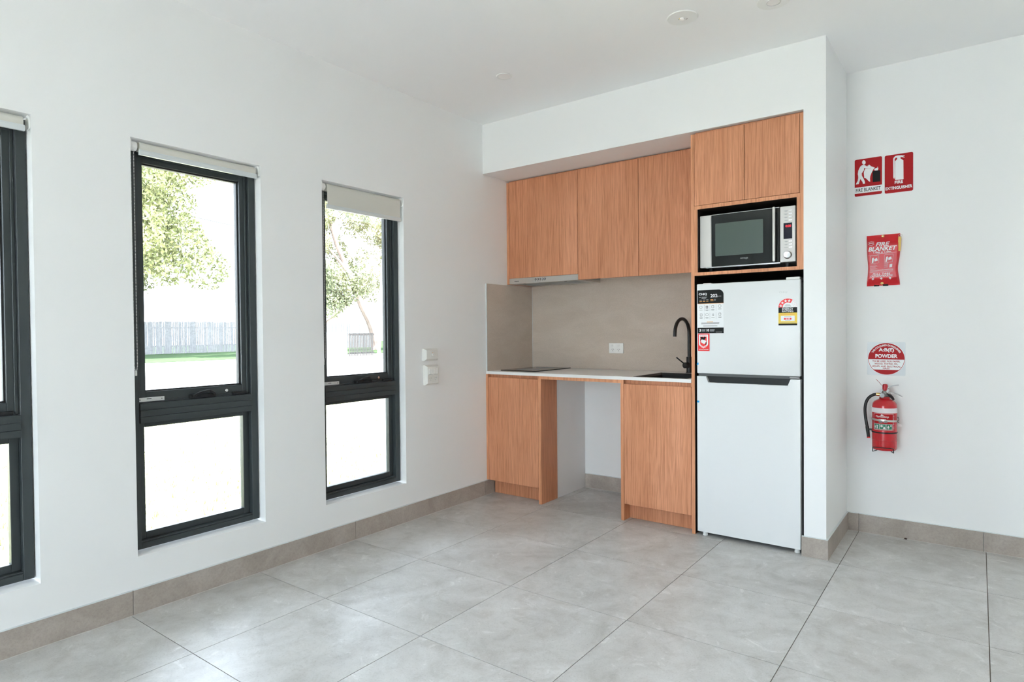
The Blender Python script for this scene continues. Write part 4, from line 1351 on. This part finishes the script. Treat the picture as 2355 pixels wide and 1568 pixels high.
for a, b in ((430, 555), (645, 775)):
    xa, xb = pouch(bu(a), 0)[0], pouch(bu(b), 0)[0]
    part('pull_tape', MB().box(xa, xb, DY - 0.006, DY - 0.003, BZ_0 - 0.0040, BZ_0 + 0.006), M['black'], fb)
xt = 2.5190
tg = part('tag', MB().obox((xt - 0.004, DY - 0.020, 1.6575), (0.0068, 0.0, 0.0), (0.0, 0.0008, 0.0), (0.0018, 0.0, 0.0410)), M['gold'], fb, 'yellow inspection tag')
ringp = [(xt + 0.0015 + 0.0095 * math.cos(a), DY - 0.018 + 0.004 * math.sin(a), 1.7025 + 0.0075 * math.sin(a)) for a in [2 * math.pi * i / 16 for i in range(17)]]
part('ring', MB().tube(ringp, 0.0009, 6), M['chrome'], fb, smooth=True)

# --- fire extinguisher
EXX, EXY, ER = 2.4505, 0.527, 0.0610
ext = thing('fire_extinguisher', 'small red powder fire extinguisher with black hose on the niche wall', 'fire extinguisher', (EXX, EXY, 0.507))
prof = [(0.030, 0.5080), (0.055, 0.5085), (0.0600, 0.5150), (ER, 0.5230), (ER, 0.7500), (0.0585, 0.7660), (0.050, 0.7790), (0.036, 0.7880), (0.022, 0.7930), (0.019, 0.8000), (0.015, 0.8080)]
part('cylinder', MB().lathe(prof, (EXX, EXY, 0), 48), M['extred'], ext, smooth=True)
mb = MB()
mb.lathe([(ER + 0.0003, 0.7170), (ER + 0.0007, 0.7172), (ER + 0.0007, 0.7438), (ER + 0.0003, 0.7440)], (EXX, EXY, 0), 48)
part('white_band', mb, M['band'], ext, smooth=True)
def CY(s_, z, d):       # wrap around the cylinder, s measured round the front
    a = -math.pi / 2 - 0.04 + s_ / ER
    return Vector((EXX + (ER + d) * math.cos(a), EXY + (ER + d) * math.sin(a), z))
def wrap_rect(mb, s0, s1, z0, z1, d0, d1, n=10):
    for i in range(n):
        a, b = s0 + (s1 - s0) * i / n, s0 + (s1 - s0) * (i + 1) / n
        mb.prism(rect(a, b, z0, z1), CY, d0, d1)
mb = MB()
wrap_rect(mb, -0.052, 0.060, 0.6220, 0.7145, 0.0002, 0.0006, 16)
lb = part('label', mb, M['red'], ext, 'red instruction label')
mb = MB()
for z in (0.6225, 0.7125): wrap_rect(mb, -0.050, 0.054, z, z + 0.0012, 0.0006, 0.0009, 14)
for s_ in (-0.050, 0.0525):
    wrap_rect(mb, s_, s_ + 0.0015, 0.6225, 0.7137, 0.0006, 0.0009, 1)
vs, fs, asp = text2d('FlameStop', 0.012)
mb.flat([(-0.036 + 0.066 * x, 0.6885 + 0.0155 * y, 0.0009) for x, y in vs], fs, CY)
mb.prism([(-0.012, 0.7055), (-0.004, 0.7110), (0.004, 0.7055), (-0.004, 0.7000)], CY, 0.0006, 0.0009)
wrap_rect(mb, -0.020, 0.016, 0.6820, 0.6842, 0.0006, 0.0009, 4)
wrap_rect(mb, -0.046, 0.048, 0.6265, 0.6575, 0.0006, 0.0009, 12)
for z in (0.700, 0.690, 0.680, 0.655, 0.640, 0.632):
    wrap_rect(mb, 0.0565, 0.0590, z, z + 0.003, 0.0006, 0.0009, 1)
part('white_print', mb, M['band'], lb, fix=False)
mb = MB()
for s_ in (-0.0445, -0.0135, 0.0175): wrap_rect(mb, s_, s_ + 0.0285, 0.6280, 0.6560, 0.0009, 0.0012, 4)
part('green_pictogram', mb, M['green'], lb)
mb = MB()
def pc(pts): mb.prism(pts, CY, 0.0012, 0.0015)
pc([(-0.042, 0.633), (-0.036, 0.633), (-0.036, 0.642), (-0.039, 0.648), (-0.042, 0.642)])
pc([(-0.031, 0.631), (-0.023, 0.631), (-0.024, 0.642), (-0.021, 0.651), (-0.025, 0.650), (-0.029, 0.650), (-0.033, 0.651), (-0.030, 0.642)])
pc([(-0.011, 0.643), (-0.003, 0.638), (0.002, 0.646), (-0.003, 0.652), (-0.009, 0.652)])
pc([(0.003, 0.630), (0.012, 0.630), (0.012, 0.637), (0.0075, 0.643), (0.003, 0.637)])
pc([(0.022, 0.637), (0.032, 0.637), (0.031, 0.643), (0.027, 0.651), (0.023, 0.643)])
pc([(0.036, 0.646), (0.043, 0.645), (0.043, 0.651), (0.037, 0.651)])
pc([(0.024, 0.631), (0.030, 0.631), (0.030, 0.6345), (0.024, 0.6345)])
part('pictogram_print', mb, M['band'], lb, fix=False)
mb = MB()
for i in range(28):
    a0, a1 = math.radians(180 + 190 * i / 28), math.radians(180 + 190 * (i + 1) / 28)
    zf = lambda a: 0.6790 - 0.0085 * ((math.degrees(a) - 180) / 190)
    P = []
    for a in (a0, a1):
        for rr in (ER + 0.0008, ER + 0.0022):
            for dz in (0.0, 0.0105):
                P.append(mb.bm.verts.new((EXX + rr * math.cos(a), EXY + rr * math.sin(a), zf(a) + dz - 0.004)))
    for q in ((0, 1, 5, 4), (2, 6, 7, 3), (1, 3, 7, 5), (0, 4, 6, 2), (0, 2, 3, 1), (4, 5, 7, 6)):
        mb.bm.faces.new([P[k] for k in q])
sb = part('steel_strap', mb, M['steel'], ext)
mb = MB()
for s_ in (-0.018, 0.004):
    mb.prism(rect(s_, s_ + 0.018, 0.6645, 0.6745), CY, 0.0022, 0.0042)
part('buckle', mb, M['lever'], sb)
mb = MB()
mb.lathe([(ER + 0.0004, 0.6040), (ER + 0.0020, 0.6042), (ER + 0.0020, 0.6108), (ER + 0.0004, 0.6110)], (EXX, EXY, 0), 48)
part('black_strap', mb, M['hose'], ext, smooth=True)
mb = MB()
mb.lathe([(ER + 0.0002, 0.5640), (ER + 0.0007, 0.5642), (ER + 0.0007, 0.5652), (ER + 0.0002, 0.5654)], (EXX, EXY, 0), 48)
part('weld_line', mb, M['redcap'], ext)
# valve head
vz = 0.808
vb_ = part('valve', MB().lathe([(0.017, -0.006), (0.019, -0.003), (0.019, 0.006), (0.0155, 0.010), (0.0155, 0.026), (0.011, 0.030)], (EXX, EXY, vz), 24), M['lever'], ext, smooth=True)
part('collar', MB().lathe([(0.024, 0.7915), (0.026, 0.794), (0.024, 0.802), (0.018, 0.804)], (EXX, EXY, 0), 24), M['redcap'], ext, smooth=True)
ga = part('gauge', MB().cyl((EXX - 0.008, EXY - 0.012, 0.8125), (EXX - 0.008, EXY - 0.034, 0.8125), 0.0135, n=28, bev=0.0015), M['lever'], ext, smooth=True)
part('dial', MB().cyl((EXX - 0.008, EXY - 0.0335, 0.8125), (EXX - 0.008, EXY - 0.0348, 0.8125), 0.0085, n=20), M['grey'], ga)
part('red_cap', MB().lathe([(0.0125, 0.838), (0.0135, 0.842), (0.0135, 0.866), (0.0105, 0.873), (0.0, 0.8745)], (EXX + 0.003, EXY, 0), 24), M['redcap'], ext, smooth=True)
part('lever_block', MB().obox((EXX + 0.002, EXY, 0.835), (0.021, 0, 0.002), (0, 0.010, 0), (0, 0, 0.010), 0.002), M['lever'], ext)
def lever(pts, wd, th):
    mb = MB()
    P = [Vector((EXX + x, EXY, z)) for x, z in pts]
    rows = []
    for i, p in enumerate(P):
        t = (P[min(i + 1, len(P) - 1)] - P[max(i - 1, 0)]).normalized()
        n = Vector((-t.z, 0, t.x))
        w_ = wd * (1 - 0.25 * i / len(P))
        rows.append([mb.bm.verts.new(p + n * a * th + Vector((0, b * w_, 0))) for a, b in ((-1, -1), (-1, 1), (1, 1), (1, -1))])
    for a, b in zip(rows[:-1], rows[1:]):
        for k in range(4): mb.bm.faces.new((a[k], a[(k + 1) % 4], b[(k + 1) % 4], b[k]))
    mb.bm.faces.new(rows[0]); mb.bm.faces.new(rows[-1])
    return mb
part('lever', lever([(0.006, 0.838), (0.014, 0.851), (0.030, 0.862), (0.050, 0.8695), (0.068, 0.8715)], 0.009, 0.0022), M['lever'], ext, smooth=True)
part('handle', lever([(0.004, 0.829), (0.024, 0.829), (0.045, 0.8265), (0.066, 0.818), (0.086, 0.8065)], 0.009, 0.0020), M['lever'], ext, smooth=True)
part('safety_pin', MB().tube([(EXX - 0.041, EXY - 0.010, 0.9010), (EXX - 0.026, EXY - 0.011, 0.886), (EXX - 0.012, EXY - 0.012, 0.8665)], 0.0010, 6), M['redcap'], ext)
hp = [(-0.014, 0.815), (-0.034, 0.8165), (-0.052, 0.8125), (-0.070, 0.800), (-0.083, 0.782), (-0.091, 0.758), (-0.094, 0.730), (-0.093, 0.700), (-0.089, 0.665), (-0.083, 0.630)]
def smoothpts(P, n=4):
    o = []
    for i in range(len(P) - 1):
        p0, p1, p2, p3 = P[max(i - 1, 0)], P[i], P[i + 1], P[min(i + 2, len(P) - 1)]
        for k in range(n):
            t = k / n
            o.append(tuple(0.5 * ((2 * p1[j]) + (-p0[j] + p2[j]) * t + (2 * p0[j] - 5 * p1[j] + 4 * p2[j] - p3[j]) * t * t + (-p0[j] + 3 * p1[j] - 3 * p2[j] + p3[j]) * t ** 3) for j in range(len(p1))))
    o.append(tuple(P[-1]))
    return o
hs = part('hose', MB().tube([(EXX + x, EXY - 0.012, z) for x, z in smoothpts(hp)], 0.0078, 14), M['hose'], ext, smooth=True)
part('ferrule', MB().cyl((EXX - 0.020, EXY - 0.012, 0.8155), (EXX - 0.039, EXY - 0.012, 0.8160), 0.0088, n=18, bev=0.0008), M['brass'], hs, smooth=True)
part('nozzle', MB().tube([(EXX - 0.0835, EXY - 0.012, 0.632), (EXX - 0.081, EXY - 0.012, 0.612), (EXX - 0.0765, EXY - 0.012, 0.572)], [0.0092, 0.0092, 0.0078], 16), M['hose'], hs, smooth=True)
part('nozzle_cap', MB().cyl((EXX - 0.0768, EXY - 0.012, 0.5745), (EXX - 0.0762, EXY - 0.012, 0.5675), 0.0085, n=16), M['brightred'], hs)
part('hose_clip', MB().box(EXX - 0.075, EXX - ER + 0.004, EXY - 0.020, EXY - 0.002, 0.6120, 0.6205, 0.002), M['hose'], ext)
mb = MB()
mb.tube(smoothpts([(EXX + 0.016, EXY + 0.004, 0.835), (EXX + 0.034, EXY - 0.004, 0.815), (EXX + 0.047, EXY - 0.006, 0.795), (EXX + 0.044, EXY, 0.785)]), 0.0012, 6)
mb.tube(smoothpts([(EXX + 0.014, EXY - 0.004, 0.815), (EXX + 0.026, EXY - 0.004, 0.812), (EXX + 0.043, EXY + 0.004, 0.790)]), [0.006] * 9, 8)
part('retainer_cord', mb, M['hose'], ext, smooth=True)
cl = part('clasp', MB().tube(smoothpts([(EXX + ER, EXY - 0.012, 0.690), (EXX + ER + 0.006, EXY - 0.014, 0.696), (EXX + ER + 0.009, EXY - 0.014, 0.680), (EXX + ER + 0.002, EXY - 0.012, 0.672), (EXX + ER + 0.010, EXY - 0.013, 0.664)]), 0.0022, 8), M['lever'], ext, smooth=True)
mb = MB(); pf = onY(EXY - 0.018)
mb.prism([(EXX + ER + 0.004, 0.650), (EXX + ER + 0.021, 0.645), (EXX + ER + 0.022, 0.655), (EXX + ER + 0.005, 0.659)], pf, 0.0, 0.0008)
pt_ = part('pull_tag', mb, M['wprint'], ext)
mb = MB(); put_text(mb, 'PULL', EXX + ER + 0.0055, 0.6500, 0.014, 0.0055, pf, 0.0012, 0.02)
part('lettering', mb, M['red'], pt_, fix=False)

br = thing('wall_bracket', 'black wire bracket cradling the fire extinguisher base', 'bracket', (EXX, DY, 0.495))
z0_, z1_ = 0.503, 0.5265
yf = EXY - ER - 0.006
W_ = 0.050
part('wire_cradle', MB().tube([(EXX - 0.036, EXY - 0.030, 0.5040), (EXX - W_, yf, z0_), (EXX - W_, yf, z1_ - 0.003), (EXX - W_ + 0.003, yf, z1_), (EXX + W_ - 0.003, yf, z1_), (EXX + W_, yf, z1_ - 0.003), (EXX + W_, yf, z0_), (EXX + 0.036, EXY - 0.030, 0.5040)], 0.0024, 8), M['hose'], br, smooth=True)
for sx in (-1, 1):
    part('arm', MB().tube([(EXX + sx * 0.036, EXY - 0.030, 0.5040), (EXX + sx * 0.02, DY - 0.004, 0.5035)], 0.0024, 8), M['hose'], br)
part('backplate', MB().box(EXX - 0.018, EXX + 0.018, DY - 0.010, DY - 0.0003, 0.490, 0.80, 0.002), M['hose'], br)
part('saddle', MB().box(EXX - 0.016, EXX + 0.016, DY - 0.024, DY - 0.010, 0.66, 0.69, 0.002), M['hose'], br)

# ================================================================== CEILING FITTINGS
dl = thing('downlight', 'small round recessed downlight nearest the window wall', 'downlight', (0.653, -0.593, H))
part('rim', MB().lathe([(0.036, -0.0005), (0.036, -0.003), (0.045, -0.0035), (0.0475, -0.0003)], (0.653, -0.593, H), 40), M['white'], dl, smooth=True)
part('diffuser', MB().cyl((0.653, -0.593, H - 0.0004), (0.653, -0.593, H - 0.0026), 0.036, n=36), M['lens'], dl)
M['lit'] = mat('fill_diffuser', (0.9, 0.85, 0.75), 0.5, emit=(1.0, 0.76, 0.52), estr=1.2)  # glow of the added fill downlights
for k, (lx, ly) in enumerate(((4.35, -0.55), (4.35, -2.1), (4.35, -3.65))):  # unseen downlights added for warm fill from the right
    q = thing('downlight', 'added warm fill downlight, unseen over the right side of the room, %s' % ('nearest the niche', 'middle of three', 'furthest from the niche')[k], 'downlight', (lx, ly, H), 'added fill downlights out of view')
    part('rim', MB().lathe([(0.036, -0.0005), (0.036, -0.003), (0.045, -0.0035), (0.0475, -0.0003)], (lx, ly, H), 32), M['white'], q, smooth=True)
    part('diffuser', MB().cyl((lx, ly, H - 0.0004), (lx, ly, H - 0.0026), 0.036, n=28), M['lit'], q)
    ll = bpy.data.lights.new('fill_lamp', 'SPOT')
    ll.energy = 1.6
    ll.color = (1.0, 0.74, 0.52)
    ll.spot_size = math.radians(150)
    ll.spot_blend = 0.6
    ll.shadow_soft_size = 0.035
    lo = bpy.data.objects.new('fill_lamp', ll)
    lo.location = (0, 0, -0.012)
    COL.objects.link(lo)
    lo.parent = q
ex, ey = 1.737, -0.618
el = thing('emergency_light', 'round white emergency light fitting with a tiny indicator on the ceiling', 'ceiling light', (ex, ey, H))
part('plate', MB().lathe([(0.0, -0.0060), (0.060, -0.0060), (0.069, -0.0045), (0.0715, -0.0003)], (ex, ey, H), 48), M['white'], el, smooth=True)
part('lens', MB().lathe([(0.012, -0.006), (0.0115, -0.011), (0.007, -0.014), (0.0, -0.0145)], (ex, ey, H), 24), M['lens'], el, smooth=True)
part('indicator', MB().box(ex - 0.020, ex - 0.016, ey - 0.004, ey, H - 0.0066, H - 0.0059), M['green'], el)
part('sensor', MB().box(ex - 0.013, ex - 0.006, ey - 0.010, ey - 0.005, H - 0.0066, H - 0.0059), M['yellow'], el)
mb = MB()
for dx, dy in ((0.012, 0.011), (0.017, 0.007), (0.020, 0.004)):
    mb.cyl((ex + dx, ey + dy + 0.008, H - 0.0059), (ex + dx, ey + dy + 0.008, H - 0.0064), 0.0016, n=8)
part('pin_holes', mb, M['dark'], el)
sx_, sy_ = 2.122, -0.505
sm_ = thing('smoke_alarm', 'round white ceiling fitting with a raised ring at the top edge', 'ceiling fitting', (sx_, sy_, H))
part('plate', MB().lathe([(0.0, -0.004), (0.062, -0.004), (0.070, -0.003), (0.0725, -0.0003)], (sx_, sy_, H), 48), M['white'], sm_, smooth=True)
part('ring', MB().lathe([(0.030, -0.004), (0.0305, -0.0075), (0.0335, -0.0075), (0.034, -0.004)], (sx_, sy_, H), 40), M['white'], sm_, smooth=True)
part('centre', MB().lathe([(0.0, -0.0060), (0.027, -0.0060), (0.0285, -0.004)], (sx_, sy_, H), 36), M['lens'], sm_, smooth=True)

# ================================================================== BLINDS
def blind(a, b, hem, label, chain_side):
    y0, y1 = a + 0.012, b - 0.012
    rz, rx, rr = WT - 0.030, -0.027, 0.0215
    r = thing('roller_blind', label, 'blind', (rx, (a + b) / 2, hem), 'roller blinds on the window wall')
    yb0, yb1 = (y0 + 0.028, y1 - 0.010) if chain_side < 0 else (y0 + 0.010, y1 - 0.028)
    def brk(y0_, y1_):
        mb = MB()
        mb.prism(rounded(-0.049, -0.003, WT - 0.054, WT - 0.001, 0.014, 4), lambda u, v, d: Vector((u, d, v)), y0_, y1_)
        return mb
    part('bracket', brk(a + 0.001, a + 0.006), M['white'], r)
    part('bracket', brk(b - 0.006, b - 0.001), M['white'], r)
    cy = a + 0.006 if chain_side < 0 else b - 0.006
    e = cy + 0.026 * (1 if chain_side < 0 else -1)
    mb = MB(); mb.cyl((rx, min(cy, e), rz), (rx, max(cy, e), rz), 0.0205, n=28, bev=0.003)
    part('clutch', mb, M['white'], r, smooth=True)
    part('roll', MB().cyl((rx, yb0, rz), (rx, yb1, rz), rr, n=32), M['fabric'], r, smooth=True)
    fx = rx + rr - 0.0006
    mb = MB(); mb.box(fx - 0.0008, fx + 0.0004, yb0, yb1, hem + 0.012, rz)
    part('fabric', mb, M['fabric'], r)
    mb = MB()
    prof = [(-0.0055, 0.0), (0.0055, 0.0), (0.0065, 0.004), (0.0062, 0.016), (0.003, 0.023), (-0.003, 0.023), (-0.0062, 0.016), (-0.0065, 0.004)]
    mb.prism(prof, lambda u, v, d: Vector((fx + u, d, hem + v)), yb0 - 0.004, yb1 + 0.003)
    part('hem_bar', mb, M['hem'], r)
    if chain_side < 0:
        zb = 1.022
        mb = MB()
        yc = a + 0.017
        n = int((rz - 0.02 - zb) / 0.0062)
        for xx in (rx - 0.015, rx + 0.015):
            for k in range(n):
                z = zb + 0.010 + k * 0.0062
                t = min(1.0, max(0.0, (z - zb) / 0.03))
                xq = rx + (xx - rx) * (0.2 + 0.8 * t)
                mb.ico((xq, yc, z), 0.0022, 1)
        part('bead_chain', mb, M['white'], r, smooth=True, kind='stuff')
        part('chain_joiner', MB().cyl((rx, yc, zb - 0.012), (rx, yc, zb + 0.012), 0.0042, n=12, bev=0.0015), M['white'], r, smooth=True)
    return r
blind(*WINS[0], 1.955, 'rolled-up cream roller blind at the left edge of the view', -1)
blind(*WINS[1], 1.955, 'rolled-up cream roller blind with a long bead chain, middle window', -1)
blind(*WINS[2], 1.872, 'cream roller blind pulled down a little at the window nearest the kitchen', -1)

# --- small dark thing lying against the niche skirting
mb = MB()
mb.ico((2.546, 0.5985, 0.0045), 0.0045, 2, (1.7, 1, 1))
mb.tube([(2.540, 0.5955, 0.001), (2.537, 0.590, 0.0012)], 0.0006, 5)
mb.tube([(2.551, 0.5955, 0.001), (2.554, 0.590, 0.0012)], 0.0006, 5)
single('debris', mb, M['bug'], (2.546, 0.5985, 0), 'tiny dark brown speck against the niche skirting', 'debris', smooth=True)

# ================================================================== OUTSIDE
single('lawn', MB().box(-10.0, -0.2, -26, 40, GZ - 0.2, GZ), M['lawn'], (-5, 0, GZ), kind='structure', label='sunlit pale lawn outside the windows', cat='lawn')
single('road', MB().box(-28.0, -10.0, -26, 60, GZ - 0.2, GZ - 0.01), M['concrete'], (-19, 8, GZ), kind='structure', label='pale sunlit concrete road beyond the lawn', cat='road')
single('verge', MB().box(-70.0, -28.0, -26, 90, GZ - 0.2, GZ + 0.02), M['verge'], (-40, 15, GZ), kind='structure', label='green grass strip in front of the paling fence', cat='grass')
single('patio', MB().box(-0.2, 12, YR - 9, YR - 0.2, GZ - 0.2, GZ + 0.1), M['concrete'], (6, YR - 4, GZ), kind='structure', label='added unseen pale concrete patio bouncing sun through the rear glazed doors', cat='patio')  # unseen pale slab, added to bounce sunlight up through the rear doors
single('rear_yard', MB().box(-0.2, 30, -40, YR - 9, GZ - 0.2, GZ), M['lawn'], (6, -20, GZ), kind='structure', label='lawn beyond the patio', cat='lawn')
single('side_yard', MB().box(-0.2, 30, DY + 0.7, 40, GZ - 0.2, GZ), M['lawn'], (6, 20, GZ), kind='structure', label='lawn beyond the kitchen wall', cat='lawn')

# grass blades on the part of the lawn seen close up
rng = np.random.default_rng(3)
n = 42000
gx = -1.0 - 6.5 * rng.random(n) ** 1.4
gy = -3.6 + 7.5 * rng.random(n)
ga_ = rng.random(n) * math.tau
gh = 0.025 + 0.045 * rng.random(n)
lean = 0.6 * rng.random(n)
wv = 0.004 + 0.003 * rng.random(n)
ct, st_ = np.cos(ga_), np.sin(ga_)
v0 = np.stack([gx - st_ * wv, gy + ct * wv, np.full(n, GZ)], 1)
v1 = np.stack([gx + st_ * wv, gy - ct * wv, np.full(n, GZ)], 1)
v2 = np.stack([gx + ct * lean * gh, gy + st_ * lean * gh, GZ + gh], 1)
V = np.stack([v0, v1, v2], 1).reshape(-1, 3) - np.array([-4.0, 0.0, GZ])
me = bpy.data.meshes.new('grass')
me.vertices.add(3 * n); me.vertices.foreach_set('co', V.ravel())
me.loops.add(3 * n); me.loops.foreach_set('vertex_index', np.arange(3 * n))
me.polygons.add(n); me.polygons.foreach_set('loop_start', np.arange(0, 3 * n, 3))
me.update(); me.validate()
me.materials.append(M['blade'])
go = bpy.data.objects.new('grass', me)
go.location = (-4.0, 0.0, GZ)
COL.objects.link(go)
tag(go, 'short pale grass growing outside the windows', 'grass', kind='stuff')

# paling fence
fn = thing('paling_fence', 'weathered grey paling fence behind the big tree', 'fence', (-40, 18, GZ))
mb = MB()
yy = 2.0
while yy < 34:
    wd = 0.10 + 0.012 * random.random()
    hh = 1.98 + 0.05 * random.random()
    off = random.uniform(0, 0.03)
    mb.box(-40.02 + off, -40.0 + off, yy, yy + wd, GZ + 0.03, hh)
    yy += wd + random.choice((0.008, 0.012, 0.03))
part('palings', mb, M['paling'], fn, kind='stuff')
for z in (0.35, 1.55): part('rail', MB().box(-40.10, -40.03, 2, 34, z, z + 0.08), M['paling'], fn)

# neighbour's low wall, slatted gate and posts
gt = thing('slatted_gate', 'grey vertical slat gate across the road', 'gate', (-24, 18.9, GZ))
for z in (1.02, 0.02): part('gate_rail', MB().box(-24.03, -24.0, 18.0, 19.75, z, z + 0.10), M['gate'], gt)
k = 0
yy = 18.02
while yy < 19.7:
    part('slat', MB().box(-24.0, -23.98, yy, yy + 0.055, GZ + 0.05, 1.14), M['gate'], gt)
    yy += 0.105
single('boundary_wall', MB().box(-24.25, -24.05, 14.0, 17.95, GZ, 1.20, 0.01, 1), M['render'], (-24.15, 16, GZ), 'white rendered low wall beside the slatted gate', 'wall')
single('street_pole', MB().cyl((-22.5, 18.75, GZ), (-22.35, 18.95, 5.0), 0.085, 0.06, 14), M['render'], (-22.5, 18.8, GZ), 'slim white street pole beside the slatted gate', 'pole', smooth=True)

# power line
pts = []
for k in range(33):
    t = k / 32
    pts.append((-42.5, 4 + 28 * t, 11.5 - 2.6 * t - 0.5 * math.sin(math.pi * t)))
single('power_line', MB().tube(pts, 0.03, 6), M['dark'], (-42.5, 18, GZ), 'thin dark overhead cable crossing the sky', 'cable')

# trees
def leaves(lumps, n, size, org, seed, asp=2.2):
    rg = np.random.default_rng(seed)
    C, R_, Wt = np.array([l[0] for l in lumps], float), np.array([l[1] for l in lumps], float), np.array([np.prod(l[1]) ** 0.7 for l in lumps], float)
    idx = rg.choice(len(lumps), n, p=Wt / Wt.sum())
    d = rg.normal(size=(n, 3)); d /= np.linalg.norm(d, axis=1)[:, None]
    rad = 0.55 + 0.5 * rg.random(n) ** 0.6
    p = C[idx] + d * R_[idx] * rad[:, None]
    s = size * (0.6 + 0.8 * rg.random(n))
    t = rg.normal(size=(n, 3)); t[:, 2] -= 0.6; t /= np.linalg.norm(t, axis=1)[:, None]
    q = rg.normal(size=(n, 3)); b = np.cross(t, q); b /= np.linalg.norm(b, axis=1)[:, None]
    w_ = (s / asp)[:, None]
    s = s[:, None]
    V = np.stack([p - t * s, p + b * w_, p + t * s, p - b * w_], 1).reshape(-1, 3) - np.array(org)
    me = bpy.data.meshes.new('foliage')
    me.vertices.add(4 * n); me.vertices.foreach_set('co', V.ravel())
    me.loops.add(4 * n); me.loops.foreach_set('vertex_index', np.arange(4 * n))
    me.polygons.add(n); me.polygons.foreach_set('loop_start', np.arange(0, 4 * n, 4))
    me.update(); me.validate()
    return me

def tree(name, label, base, limbs, lumps, n, size, leaf, bark, seed, asp=2.2):
    r = thing(name, label, 'tree', base)
    mb = MB()
    for pts, r0, r1 in limbs:
        P = smoothpts(pts, 3)
        mb.tube(P, [r0 + (r1 - r0) * i / (len(P) - 1) for i in range(len(P))], 9)
    part('trunk', mb, bark, r, smooth=True)
    me = leaves(lumps, n, size, base, seed, asp)
    me.materials.append(leaf)
    o = bpy.data.objects.new('foliage', me)
    COL.objects.link(o)
    o.parent = r
    o['kind'] = 'stuff'
    return r

rr_ = random.Random(5)
lumpsA = []
for k in range(90):
    a = rr_.uniform(0, math.tau); e = rr_.uniform(-0.75, 1.0)
    q = rr_.uniform(0.45, 1.0)
    lumpsA.append(((-35.4 + 5.2 * q * math.cos(a), 11.0 + 5.0 * q * math.sin(a) * math.sqrt(max(0.1, 1 - 0.5 * e * e)), 7.0 + 5.2 * e * q), [rr_.uniform(0.7, 1.4)] * 3))
tree('broad_tree', 'large leafy street tree seen through the middle window', (-37.2, 9.6, GZ),
     [([(-37.2, 9.6, GZ), (-37.2, 9.7, 1.8), (-37.0, 9.9, 3.4), (-36.8, 10.2, 6.0), (-36.6, 10.6, 9.0)], 0.34, 0.10),
      ([(-37.1, 9.8, 2.6), (-36.6, 11.2, 3.8), (-36.2, 12.8, 4.8), (-36.0, 14.0, 5.4)], 0.16, 0.05),
      ([(-37.0, 9.9, 3.2), (-36.7, 8.4, 4.8), (-36.4, 6.8, 6.4)], 0.17, 0.05),
      ([(-36.9, 10.1, 4.4), (-36.4, 11.6, 6.2), (-36.2, 12.6, 8.4)], 0.14, 0.04)],
     lumpsA, 52000, 0.115, M['leafA'], M['bark'], 11)
lumpsB = []
for k in range(60):
    lumpsB.append(((-33 + rr_.uniform(-1.8, 1.8), rr_.uniform(20.5, 29.7), rr_.uniform(4.2, 11.0)), [rr_.uniform(0.55, 1.15)] * 3))
tree('gum_tree', 'tall gum tree with a leaning pink trunk seen through the window nearest the kitchen', (-33.00, 27.68, GZ),
     [([(-33.00, 27.68, GZ), (-33.00, 27.34, 1.54), (-33.00, 26.33, 3.23), (-33.00, 25.43, 5.25), (-33.00, 24.30, 7.28), (-33.00, 23.17, 10.54)], 0.30, 0.12),
      ([(-33.00, 25.54, 5.03), (-32.77, 23.96, 6.49), (-32.66, 22.50, 7.50)], 0.14, 0.05),
      ([(-33.00, 25.88, 4.24), (-32.77, 27.00, 5.48), (-32.66, 28.13, 6.49)], 0.10, 0.04)],
     lumpsB, 24000, 0.12, M['leafB'], M['bark'], 12, 3.0)
lumpsC = []
for k in range(36):
    lumpsC.append(((-27 + rr_.uniform(-1.2, 1.2), rr_.uniform(16.6, 21.2), rr_.uniform(2.6, 4.7)), [rr_.uniform(0.4, 0.8)] * 3))
tree('bushy_tree', 'low dark bushy tree behind the white wall across the road', (-27.0, 18.0, GZ),
     [([(-27, 18.3, GZ), (-27, 18.3, 1.2), (-27, 18.5, 2.4), (-27, 18.2, 3.6)], 0.24, 0.10),
      ([(-27, 18.35, 1.5), (-26.9, 19.3, 2.1), (-26.8, 20.2, 2.9)], 0.10, 0.04)],
     lumpsC, 14000, 0.085, M['leafC'], M['darkbark'], 13)
